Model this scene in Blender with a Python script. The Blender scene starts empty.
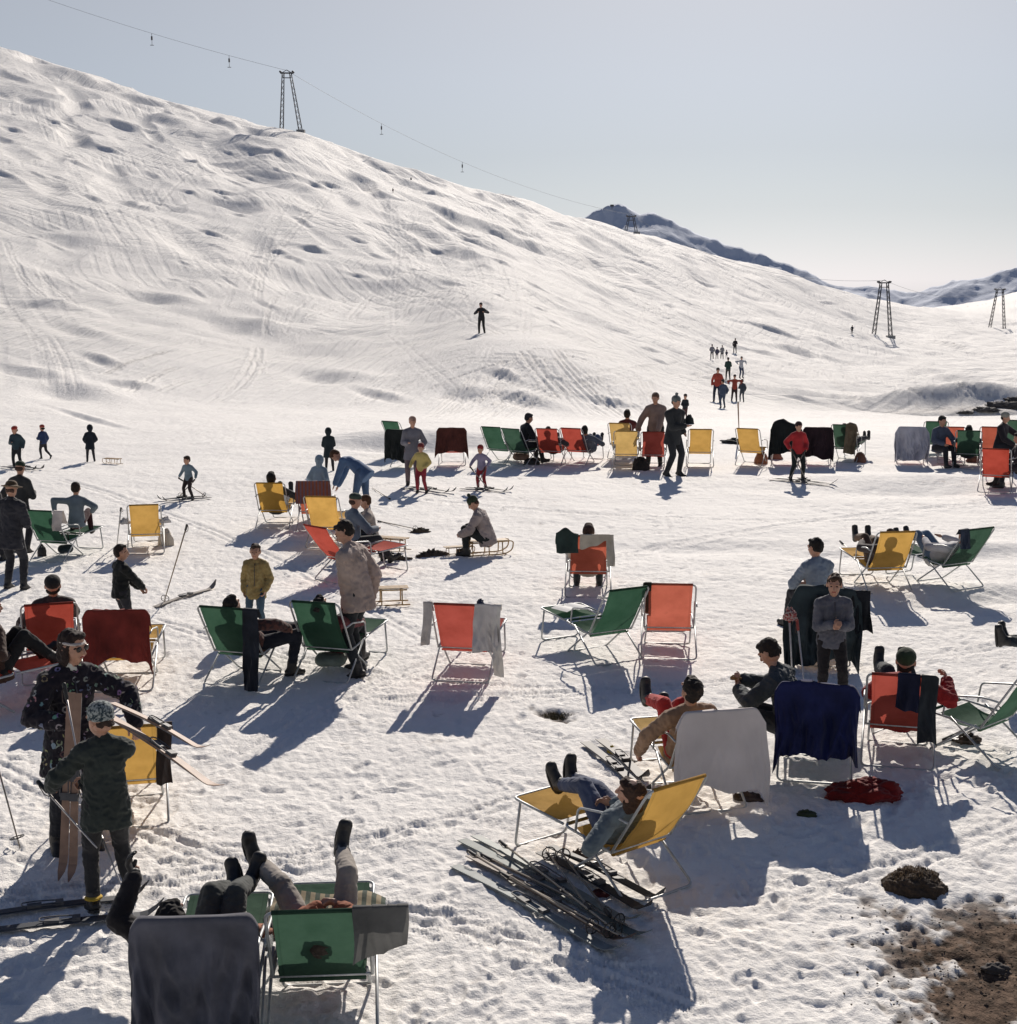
import bpy, math, random
import numpy as np
from mathutils import Vector, Matrix, noise as mnoise
random.seed(7)
R = math.radians
scene = bpy.context.scene
col = scene.collection
# ---------------------------------------------------------------- camera
F, CX, CY, CAMH, PITCH = 1450.0, 508.5, 512.0, 4.5, R(9.1)
cp_, sp_ = math.cos(PITCH), math.sin(PITCH)
cam = bpy.data.cameras.new('camera'); camo = bpy.data.objects.new('camera', cam); col.objects.link(camo)
camo.location = (0, 0, CAMH); camo.rotation_euler = (R(90) - PITCH, 0, 0)
cam.sensor_fit = 'HORIZONTAL'; cam.sensor_width = 36; cam.lens = 36 * F / 1017; cam.clip_end = 20000; cam.clip_start = .1
scene.camera = camo
def ray(px, py):
    X = (px - CX) / F; Y = (CY - py) / F
    return Vector((X, cp_ + Y * sp_, -sp_ + Y * cp_))
def slope_at(px, py):            # rise per metre of horizontal distance
    r = ray(px, py); return r.z / math.hypot(r.x, r.y)
# ---------------------------------------------------------------- numpy gradient noise
_rng = np.random.RandomState(3)
_perm = _rng.permutation(512).astype(np.int64)
_ga = _rng.rand(512) * 2 * np.pi
_gx, _gy = np.cos(_ga), np.sin(_ga)
def pnoise(x, y):
    xi = np.floor(x).astype(np.int64); yi = np.floor(y).astype(np.int64)
    xf = x - xi; yf = y - yi
    u = xf * xf * xf * (xf * (xf * 6 - 15) + 10); v = yf * yf * yf * (yf * (yf * 6 - 15) + 10)
    def g(ix, iy, fx, fy):
        h = _perm[(_perm[ix & 511] + iy) & 511]
        return _gx[h] * fx + _gy[h] * fy
    a = g(xi, yi, xf, yf); b = g(xi + 1, yi, xf - 1, yf)
    c = g(xi, yi + 1, xf, yf - 1); d = g(xi + 1, yi + 1, xf - 1, yf - 1)
    return ((a + (b - a) * u) * (1 - v) + (c + (d - c) * u) * v) * 1.5
def sstep(a, b, x):
    t = np.clip((x - a) / (b - a), 0, 1); return t * t * (3 - 2 * t)
# ---------------------------------------------------------------- terrain
COLS = {
 -700: [(45,427),(60,395),(100,300),(150,205),(250,70),(330,-50)],
 0:   [(45,427),(60,398),(80,352),(100,304),(130,243),(170,182),(230,120),(300,68),(350,38)],
 150: [(45,427),(60,403),(80,363),(100,323),(130,270),(170,215),(230,155),(290,106),(330,87)],
 291: [(45,427),(60,407),(80,375),(100,343),(130,298),(170,245),(230,174),(300,121)],
 400: [(45,427),(58,408),(75,378),(95,350),(130,310),(170,268),(230,212),(320,164)],
 482: [(45,427),(55,412),(62,385),(70,352),(82,337),(110,308),(150,272),(200,240),(260,212),(330,189)],
 560: [(45,427),(54,421),(58,405),(63,372),(68,346),(74,340),(95,334),(130,318),(180,290),(240,255),(300,228),(350,210)],
 650: [(45,427),(58,418),(66,392),(75,382),(95,370),(130,350),(180,325),(250,285),(320,255),(380,235)],
 730: [(45,427),(60,416),(80,402),(110,384),(150,368),(190,354),(230,338),(300,300),(400,255)],
 800: [(45,427),(60,418),(80,407),(110,396),(150,380),(190,363),(250,344),(320,315),(440,275)],
 870: [(45,427),(60,419),(90,409),(130,396),(180,381),(250,359),(316,341),(420,317),(550,298)],
 950: [(45,427),(60,420),(90,412),(130,402),(180,386),(250,363),(340,343),(450,327),(600,313),(800,305)],
 1017:[(45,427),(60,421),(90,416),(130,402),(200,374),(300,352),(400,338),(500,320),(700,298),(900,284)],
 1700:[(45,427),(60,421),(90,410),(130,395),(200,365),(300,340),(400,315),(600,280),(900,240)],
}
gpx = np.arange(-760, 1761, 6.0)
LD0, LD1, ND = math.log(36), math.log(3200), 420
gld = np.linspace(LD0, LD1, ND); gd = np.exp(gld)
keys = sorted(COLS)
prof = []
for k in keys:
    L = COLS[k]; dd = [36.0, 42.0]; zz = [0.0, 0.0]
    for d, py in L: dd.append(float(d)); zz.append(CAMH + d * slope_at(k, py) if d > 45 else -.05)
    d, py = L[-1]
    dd += [d * 1.25, d * 1.9, 3200.0]
    zz += [CAMH + d * 1.25 * slope_at(k, py + 14), CAMH + d * 1.9 * slope_at(k, min(py + 70, 312)), CAMH + 3200 * slope_at(k, 312)]
    prof.append(np.interp(gd, dd, zz))
prof = np.array(prof)
GZ = np.empty((len(gpx), ND))
for j in range(ND): GZ[:, j] = np.interp(gpx, keys, prof[:, j])
def blur(a, s, axis):
    n = int(3 * s); k = np.exp(-.5 * (np.arange(-n, n + 1) / s) ** 2); k /= k.sum()
    p = [(0, 0), (0, 0)]; p[axis] = (n, n); b = np.pad(a, p, mode='edge')
    return np.apply_along_axis(lambda m: np.convolve(m, k, 'valid'), axis, b)
GZ = blur(blur(GZ, 5, 0), 3, 1)
BUMPS = []     # x, y, rx, ry, rot, amp
def Hbase(x, y):
    x = np.asarray(x, float); y = np.asarray(y, float)
    d = np.hypot(x, y); yy = np.maximum(y, .05 * d + 1e-3)
    px = CX + F * cp_ * x / yy
    fi = np.clip((px - gpx[0]) / 6.0, 0, len(gpx) - 1.001); fj = np.clip((np.log(np.maximum(d, 1)) - LD0) / (LD1 - LD0) * (ND - 1), 0, ND - 1.001)
    i = fi.astype(int); j = fj.astype(int); a = fi - i; b = fj - j
    z = (GZ[i, j] * (1 - a) + GZ[i + 1, j] * a) * (1 - b) + (GZ[i, j + 1] * (1 - a) + GZ[i + 1, j + 1] * a) * b
    z = np.where(y < 0, z * np.clip(1 + y / (d + 1), 0, 1), z)
    # gentle swell everywhere, growing on the hill
    m = sstep(48, 95, d); m2 = sstep(90, 170, d)
    z = z + .05 * pnoise(x / 3.7, y / 5.1 + 9) * sstep(7, 20, d)
    left = 1 - sstep(560, 760, px)
    z = z + m * (.55 * pnoise(x / 17 + 3, y / 22) + .28 * pnoise(x / 8.5, y / 9 + 5))
    z = z + m2 * (1.3 * pnoise(x / 40 + 11, y / 70 + 2) + .5 * pnoise(x / 14, y / 36 + 40))
    # wind-carved hollows running down to the right
    al = x * .27 - y * .96; ac = x * .96 + y * .27 + 2.5 * pnoise(x / 30, y / 30)
    h1 = pnoise(ac / 6.5 + 2, al / 15 + 8); h2 = pnoise(ac / 15 + 7, al / 30)
    z = z - m2 * (.35 + .65 * left) * (2.3 * np.maximum(h1 - .2, 0) + 3.1 * np.maximum(h2 - .15, 0)) * (.5 + .5 * sstep(140, 230, d))
    for bx, by, rx, ry, rot, amp in BUMPS:
        c, s = math.cos(rot), math.sin(rot); ux = (x - bx) * c + (y - by) * s; uy = -(x - bx) * s + (y - by) * c
        z = z + amp * np.exp(-(ux / rx) ** 2 - (uy / ry) ** 2)
    return z
def P(px, py, z=None):           # pixel -> point on the snow (or on the level z)
    r = ray(px, py)
    if z is not None: t = (z - CAMH) / r.z; return Vector((r.x * t, r.y * t, z))
    ts = np.exp(np.linspace(math.log(5), math.log(2500), 2500)); h = CAMH + ts * r.z - Hbase(ts * r.x, ts * r.y)
    k = np.argmax(h < 0)
    if h[k] >= 0: k = 2499
    t0, t1 = ts[max(k - 1, 0)], ts[k]; h0, h1 = h[max(k - 1, 0)], h[k]
    t = t0 + (t1 - t0) * h0 / (h0 - h1) if h0 != h1 else t1
    x, y = t * r.x, t * r.y
    return Vector((x, y, float(Hbase(x, y))))
def ground(x, y): return float(Hbase(x, y))
for (px, py, rx, ry, rot, amp) in [(940,556,1.6,.5,8,-.10),(955,548,2.2,.5,8,.10),(975,600,1.5,.4,20,-.09),(960,590,1.8,.4,20,.07),(700,548,2.4,.45,0,-.07),(840,552,1.5,.4,0,-.07),
      (905,480,2.5,.9,0,.12),(905,492,2.2,.7,0,-.10),(420,441,2.6,1.2,0,.35),(415,447,2.4,.8,0,-.18),(560,716,.24,.2,0,-.05)]:
    q = P(px, py); BUMPS.append((q.x, q.y, rx, ry, R(rot), amp))
for (x, y, rx, ry, rot, amp) in [(27.5,84,7,1.6,8,-1.5),(30.5,92,10,2.2,8,1.7),(20,97,8,2.5,0,.9)]:
    BUMPS.append((x, y, rx, ry, R(rot), amp))
# steep little faces on the slope (wind lips and moguls), each along a line on the snow
STEPS = []
_sr = random.Random(9)
def step(x0, y0, x1, y1, hpx, k=.55):
    a, b = P(x0, y0), P(x1, y1); m = (a + b) / 2; d = math.hypot(m.x, m.y); ux, uy = b.x - a.x, b.y - a.y; L = math.hypot(ux, uy)
    if L > 4.2 * abs(x1 - x0) * d / F or L < .2: return
    A_ = hpx * d / F * .9; vx, vy = -uy / L, ux / L
    if vx * m.x + vy * m.y < 0: vx, vy = -vx, -vy
    STEPS.append((m.x, m.y, ux / L, uy / L, vx, vy, L / 2, A_ / k, A_))
for px, py, w_, h_ in [(135,206,22,5),(212,234,26,5),(313,249,26,6),(386,296,26,6),(222,192,24,4),(77,164,22,4),(92,198,18,4),(279,253,18,3),(189,193,14,3),(158,204,16,4),(143,100,44,7),(61,95,26,6),(33,100,20,7),(70,82,20,5),(164,120,24,7),(123,125,34,6),(220,125,34,5),
      (358,276,16,3),(440,301,30,3),(302,222,18,3),(358,240,22,4),(375,255,14,3),(60,178,16,3),(200,205,12,3),(240,215,14,3),(164,299,36,12),(77,391,40,12),(245,327,44,13),(87,332,40,8),(338,376,40,11),(40,305,26,12),(130,385,30,7),(270,155,50,5),(295,190,34,8),(330,185,24,6),
      (405,225,40,8),(470,240,22,5),(420,190,60,5),(450,180,50,4),(600,205,18,2.5),(588,262,22,9),(640,262,26,3),(700,280,26,4),(655,300,34,4),(690,318,26,3),(650,350,16,4),(660,362,18,4),(540,288,30,3),(770,330,60,5),(800,352,60,7),(760,352,40,5),(835,345,40,4),(905,360,46,7),(950,345,46,5),
      (990,330,40,4),(925,385,40,8),(880,385,30,5),(850,400,40,4),(960,372,40,5),(800,400,36,4),(770,386,30,3),(520,400,60,9),(470,395,40,8),(560,408,70,9),(610,402,40,7),(450,415,50,5),(500,375,26,5),(400,360,34,6),(380,395,40,6),(300,400,50,5),(200,410,60,4),(30,372,50,8),(100,360,30,6),(20,415,60,4),(90,418,60,4),(150,412,40,4),
      (560,225,20,3),(520,232,24,3),(500,262,22,3),(720,262,30,2.5),(760,285,30,3),(820,300,30,2.5),(15,130,20,5),(5,175,22,4),(110,150,20,4),(190,160,18,4),(250,178,16,2)]:
    t_ = math.tan(R(_sr.uniform(12, 30))); step(px - w_ / 2, py - w_ / 2 * t_, px + w_ / 2, py + w_ / 2 * t_, h_, .38 if h_ > 6.5 else .55)
for k_ in range(70):
    px = _sr.uniform(0, 560); py = 75 + px * .24 + _sr.uniform(10, 190); w_ = _sr.uniform(8, 22); t_ = math.tan(R(_sr.uniform(10, 32)))
    if py < 380: step(px - w_ / 2, py - w_ / 2 * t_, px + w_ / 2, py + w_ / 2 * t_, _sr.uniform(1.5, 3.5), .5)
_Hb = Hbase
def Hbase(x, y):
    x = np.asarray(x, float); y = np.asarray(y, float); z = _Hb(x, y)
    for mx, my, ux, uy, vx, vy, rx, ry, A_ in STEPS:
        dx = x - mx; dy = y - my; rr = max(rx, ry) * 2.6
        if x.size > 5000:
            sel = (np.abs(dx) < rr) & (np.abs(dy) < rr)
            if not sel.any(): continue
            u = (dx[sel] * ux + dy[sel] * uy) / rx; v = (dx[sel] * vx + dy[sel] * vy) / ry
            z[sel] += A_ * 1.2 * v * np.exp(-u * u - v * v)
        else:
            u = (dx * ux + dy * uy) / rx; v = (dx * vx + dy * vy) / ry
            z = z + A_ * 1.2 * v * np.exp(-np.minimum(u * u + v * v, 40))
    return z
# polar mesh, fine inside the view
HW = 0.44
az = np.concatenate([np.linspace(-math.pi, -HW - .25, 50)[:-1], np.linspace(-HW - .25, -HW, 60)[:-1], np.linspace(-HW, HW, 860), np.linspace(HW, HW + .25, 60)[1:], np.linspace(HW + .25, math.pi, 50)[1:]])
lr = np.concatenate([np.linspace(math.log(.5), math.log(7.2), 60)[:-1], np.linspace(math.log(7.2), math.log(520), 1450), np.linspace(math.log(520), math.log(3200), 60)[1:]])
A, LRr = np.meshgrid(az, lr, indexing='ij'); D = np.exp(LRr)
TX, TY = D * np.sin(A), D * np.cos(A)
TZ = Hbase(TX, TY)
near = 1 - sstep(45, 120, D)
n1 = pnoise(TX / .9, TY / 1.1); n2 = pnoise(TX / .33 + 4, TY / .38); n3 = pnoise(TX / .14, TY / .15 + 7); n4 = pnoise(TX / .06, TY / .07)
tread = .55 + .6 * np.clip(pnoise(TX / 2.6 + 1, TY / 3.1) + .3, 0, 1)
pits = np.maximum(pnoise(TX / .17 + 60, TY / .13 + 5) - .38, 0) * sstep(-.2, .4, pnoise(TX / 1.1 + 7, TY / 1.3))
TZ += near * (.017 * n1 + .010 * tread * n2 - .05 * pits * (D < 30) - .010 * tread * np.maximum(n2 - .25, 0) + .011 * tread * n3 + .009 * n4 * (D < 24) + .012 * (.5 - np.abs(pnoise(TX / .22 + 9, TY / .30 + 3))) * tread)
TZ -= near * .012 * tread * np.maximum(pnoise(TX / .26 + 31, TY / .30 + 17) - .32, 0) * 2
hm = sstep(55, 110, D)
TZ += hm * (.08 * pnoise(TX / 1.9, TY / 2.9) + .16 * pnoise(TX / 4.2 + 5, TY / 5.5) + .10 * (.4 - np.abs(pnoise(TX / 6 + 15, TY / 3.5))) * sstep(-.1, .5, pnoise(TX / 30, TY / 30 + 4)))
# footprints
fr = random.Random(5)
acol = {}
def splat(x, y, depth, wid=1, berm=.3):
    a = math.atan2(x, y); l = .5 * math.log(x * x + y * y)
    i = int(np.searchsorted(az, a)); j = int(np.searchsorted(lr, l))
    if 1 < i < len(az) - 2 and 1 < j < len(lr) - 2:
        for k in range(-wid, wid + 1): acol[(i, j + k * 0)] = depth
        return i, j
    return None
# ski tracks on the hill: double grooves running downhill with turns
tr = random.Random(11)
dz = np.zeros_like(TZ)
def groove(pts, depth, off=0.22):
    for k in range(len(pts) - 1):
        (x0, y0), (x1, y1) = pts[k], pts[k + 1]
        L = math.hypot(x1 - x0, y1 - y0); d = math.hypot(x0, y0)
        n = max(2, int(L / (d * .0016))); nx, ny = -(y1 - y0) / max(L, 1e-6), (x1 - x0) / max(L, 1e-6)
        t = np.linspace(0, 1, n, endpoint=False)
        for o, dp in ((-off, -depth), (off, -depth), (-off * 2.6, depth * .5), (off * 2.6, depth * .5)):
            X = x0 + (x1 - x0) * t + nx * o; Y = y0 + (y1 - y0) * t + ny * o
            I = np.searchsorted(az, np.arctan2(X, Y)); J = np.searchsorted(lr, .5 * np.log(X * X + Y * Y))
            ok = (I > 0) & (I < len(az)) & (J > 0) & (J < len(lr))
            dz[I[ok], J[ok]] = dp
def Pmany(pp):
    pp = np.array(pp, float); X = (pp[:, 0] - CX) / F; Y = (CY - pp[:, 1]) / F
    rx, ry, rz = X, cp_ + Y * sp_, -sp_ + Y * cp_
    ts = np.exp(np.linspace(math.log(30), math.log(700), 420))
    h = CAMH + np.outer(rz, ts) - Hbase(np.outer(rx, ts), np.outer(ry, ts))
    k = np.argmax(h < 0, axis=1); k = np.clip(k, 1, None); r = np.arange(len(k)); h0, h1 = h[r, k - 1], h[r, k]
    t = ts[k - 1] + (ts[k] - ts[k - 1]) * np.clip(h0 / np.where(h0 - h1 == 0, 1, h0 - h1), 0, 1)
    ok = h[r, k] < 0
    return [(a, b) for a, b, o in zip(t * rx, t * ry, ok) if o]
def curve_px(pts, amp=0, wl=30):
    out = []
    for k in range(len(pts) - 1):
        (x0, y0), (x1, y1) = pts[k], pts[k + 1]; L = math.hypot(x1 - x0, y1 - y0); n = max(2, int(L / 8))
        for i in range(n):
            t = i / n; out.append((x0 + (x1 - x0) * t + amp * math.sin((k + t) * L / wl * 6.28) * .5, y0 + (y1 - y0) * t))
    return Pmany(out)
def arc_px(x0, y0, x1, y1, sag):
    pts = []
    for i in range(9):
        t = i / 8; nx, ny = -(y1 - y0), (x1 - x0); L = math.hypot(nx, ny)
        s = sag * 4 * t * (1 - t); pts.append((x0 + (x1 - x0) * t + nx / L * s, y0 + (y1 - y0) * t + ny / L * s))
    return pts
for (x0, y0, x1, y1, sag, n, sx, sy) in [
     (455,372,640,425,-22,14,5,-2.2),(420,410,600,350,-14,12,3,3.2),(520,350,590,418,6,10,7,.6),(545,345,440,418,-12,9,-7,1.5),(600,360,650,425,-5,7,5,1),
     (330,395,480,345,-8,6,4,4),(250,330,300,290,-6,7,8,2),(270,345,225,400,-8,4,-9,4),(10,310,50,380,-7,3,14,9),(0,240,50,300,5,3,14,5),(120,380,210,350,-8,3,9,12),
     (640,200,700,330,8,5,14,6),(560,260,720,300,14,5,4,9),(700,240,640,330,10,6,16,3),(760,270,700,340,-6,6,15,4),(800,290,740,345,-6,5,14,5),(640,300,760,360,10,5,4,6),
     (760,330,900,365,10,5,3,8),(560,385,900,352,-10,4,2,5),(720,378,1010,372,6,3,0,5),(850,390,990,360,-8,4,4,6),(780,360,860,410,6,6,12,-2),(900,345,1010,390,8,5,4,5),
     (420,170,470,330,-14,5,13,5),(300,140,420,300,-16,5,10,4),(330,180,260,300,8,6,-10,4),(480,200,620,250,-6,4,5,8),(380,230,480,210,-8,5,6,8),(100,110,200,240,-10,4,18,3),(210,150,120,260,8,4,-12,5)]:
    for k in range(n):
        j = tr.uniform(-18, 18); a = arc_px(x0 + sx * k + j, y0 + sy * k + j * .4, x1 + sx * k * tr.uniform(.8, 1.2) - j, y1 + sy * k, sag * tr.uniform(.7, 1.3))
        cc = curve_px(a[tr.randint(0, 3):9 - tr.randint(0, 3)]); groove(cc, tr.uniform(.015, .07), tr.uniform(.08, .2))
for k in range(9):
    x0 = tr.uniform(0, 1000); y0 = 60 + x0 * .22 + tr.uniform(20, 150); 
    if x0 > 750: y0 = tr.uniform(300, 330)
    groove(curve_px([(x0, y0), (x0 + tr.uniform(-40, 60), y0 + 60), (x0 + tr.uniform(-60, 100), y0 + 120)], tr.uniform(1, 4), tr.uniform(30, 80)), tr.uniform(.02, .06))
fade = 1 - .45 * sstep(200, 400, D)
TZ += dz * fade * sstep(44, 60, D)
# boot prints trodden between the chairs, a few ski tracks on the flat
fr = random.Random(21)
def dent(x, y, ang, l, w_, dep):
    a0 = math.atan2(x, y); d0 = math.hypot(x, y); ra = l * 1.6 / d0
    i0, i1 = np.searchsorted(az, [a0 - ra, a0 + ra]); j0, j1 = np.searchsorted(lr, [math.log(max(d0 - l * 1.6, .6)), math.log(d0 + l * 1.6)])
    if i1 - i0 < 1 or j1 - j0 < 1: return
    X = TX[i0:i1, j0:j1] - x; Y = TY[i0:i1, j0:j1] - y; c, s = math.cos(ang), math.sin(ang)
    u = (X * c + Y * s) / (l / 2); v = (-X * s + Y * c) / (w_ / 2); q = u * u + v * v
    TZ[i0:i1, j0:j1] += -dep * np.clip(1.15 - q, 0, 1) ** .6 + dep * .35 * np.exp(-((np.sqrt(q) - 1.35) / .25) ** 2)
for k in range(150):
    px, py = fr.uniform(-20, 1040), fr.uniform(470, 1000) if k % 3 else fr.uniform(700, 1010)
    q = P(px, py); x, y = q.x, q.y; h = fr.uniform(0, 6.28); n = fr.randint(4, 14)
    for s_ in range(n):
        x += math.cos(h) * .36; y += math.sin(h) * .36; h += fr.gauss(0, .18); sd = .10 if s_ % 2 else -.10
        if 7 < y < 32: dent(x - math.sin(h) * sd, y + math.cos(h) * sd, h + fr.gauss(0, .15), fr.uniform(.24, .30), fr.uniform(.09, .12), fr.uniform(.006, .022))
nz = np.zeros_like(TZ); hz_ = dz; 
def flat_track(p0, p1, sag, dep):
    global dz
    dz = nz; c_ = []
    for (a, b) in arc_px(*p0, *p1, sag): q = P(a, b); c_.append((q.x, q.y))
    for o in (.05, .065, .08, .095): groove(c_, dep, o)
    dz = hz_
for p0, p1, sg in (((-20, 640), (330, 560), 12), ((60, 480), (420, 640), -14), ((150, 620), (560, 690), 16), ((420, 500), (900, 520), 8), ((380, 700), (1040, 640), 14), ((-20, 900), (520, 800), 18), ((280, 900), (700, 1010), -20), ((500, 640), (240, 760), 10), ((600, 560), (1040, 500), -9), ((-20, 760), (300, 880), 12), ((740, 900), (1030, 820), 9), ((0, 520), (500, 470), 6)):
    flat_track(p0, p1, sg, .014)
TZ += nz * (1 - sstep(34, 44, D))
# ---------------------------------------------------------------- dirt attribute
def spot(px, py, rx, ry, w=1.0):
    q = P(px, py); return w * np.exp(-((TX - q.x) / rx) ** 2 - ((TY - q.y) / ry) ** 2)
dn = pnoise(TX / .45 + 3, TY / .5) * .5 + pnoise(TX / .17, TY / .19 + 2) * .45 + pnoise(TX / .07, TY / .08) * .3
reg = spot(1050, 1005, .95, .62, 1.35) + spot(900, 912, .6, .2, .62) + spot(960, 955, .7, .42, .62) + spot(900, 940, .5, .35, .35)+ spot(1120, 940, .8, .8, .9) + spot(870, 900, .2, .12, .4) + spot(990, 900, .35, .2, .35) + spot(1010, 930, .5, .35, .5) + spot(930, 1000, .4, .3, .25)
dirt = np.clip((reg - .52 + dn * 1.15) * 2.2, 0, 1) * sstep(.1, .4, reg) * (.72 + .28 * sstep(.5, 1.1, reg))
g0 = spot(556, 714, .20, .14, .95) + spot(566, 722, .22, .10, .5) + spot(552, 722, .5, .25, .22)
dirt = np.maximum(dirt, np.clip((g0 - .42 + dn * .75) * 2.0, 0, 1))
dirt = np.maximum(dirt, .3 * np.clip((np.exp(-((TX - 27.5) / 6) ** 2 - ((TY - 87) / 1.6) ** 2) - .35 + dn * .5) * 2, 0, 1))
grime = sstep(.2, .9, pnoise(TX / 1.3 + 50, TY / 1.5) * .5 + pnoise(TX / .21, TY / .22) * .55) * near
TZ -= .03 * dirt * near
def grid_obj(name, X, Y, Z, mat, attrs=None):
    nx, ny = X.shape
    me = bpy.data.meshes.new(name)
    me.vertices.add(nx * ny); co = np.stack([X, Y, Z], -1).reshape(-1).astype(np.float32); me.vertices.foreach_set('co', co)
    idx = np.arange(nx * ny).reshape(nx, ny)
    q = np.stack([idx[:-1, :-1], idx[:-1, 1:], idx[1:, 1:], idx[1:, :-1]], -1).reshape(-1, 4)[:, ::-1]
    nf = len(q); me.loops.add(nf * 4); me.loops.foreach_set('vertex_index', q.reshape(-1).astype(np.int32))
    me.polygons.add(nf); me.polygons.foreach_set('loop_start', np.arange(0, nf * 4, 4, dtype=np.int32)); me.polygons.foreach_set('loop_total', np.full(nf, 4, np.int32))
    me.polygons.foreach_set('use_smooth', np.ones(nf, bool)); me.update(calc_edges=True); me.validate()
    for k, v in (attrs or {}).items():
        at = me.attributes.new(k, 'FLOAT', 'POINT'); at.data.foreach_set('value', v.reshape(-1).astype(np.float32))
    me.materials.append(mat); o = bpy.data.objects.new(name, me); col.objects.link(o); return o
# ---------------------------------------------------------------- materials
def newmat(name):
    m = bpy.data.materials.new(name); m.use_nodes = True; nt = m.node_tree; nt.nodes.clear()
    out = nt.nodes.new('ShaderNodeOutputMaterial'); b = nt.nodes.new('ShaderNodeBsdfPrincipled'); nt.links.new(b.outputs[0], out.inputs[0])
    return m, nt, b, out
def N(nt, t, **kw):
    n = nt.nodes.new(t)
    for k, v in kw.items():
        if k in n.inputs: n.inputs[k].default_value = v
        else: setattr(n, k, v)
    return n
def mixc(nt, fac, a, b, mode='MIX'):
    m = nt.nodes.new('ShaderNodeMix'); m.data_type = 'RGBA'; m.blend_type = mode
    for s, v in ((0, fac), (6, a), (7, b)):
        if hasattr(v, 'default_value'): nt.links.new(v, m.inputs[s])
        elif s == 0: m.inputs[0].default_value = v
        else: m.inputs[s].default_value = (*v, 1) if len(v) == 3 else v
    return m.outputs[2]
def ramp(nt, src, stops):
    r = nt.nodes.new('ShaderNodeValToRGB'); e = r.color_ramp.elements
    while len(e) < len(stops): e.new(.5)
    for k, (p, c) in enumerate(stops): e[k].position = p; e[k].color = (c, c, c, 1) if not hasattr(c, '__len__') else (*c, 1)
    nt.links.new(src, r.inputs[0]); return r.outputs[0]
def bump(nt, b, src, strength, dist):
    n = N(nt, 'ShaderNodeBump'); n.inputs['Strength'].default_value = strength; n.inputs['Distance'].default_value = dist
    nt.links.new(src, n.inputs['Height'])
    if b.inputs['Normal'].links: nt.links.new(b.inputs['Normal'].links[0].from_socket, n.inputs['Normal'])
    nt.links.new(n.outputs[0], b.inputs['Normal'])
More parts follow.
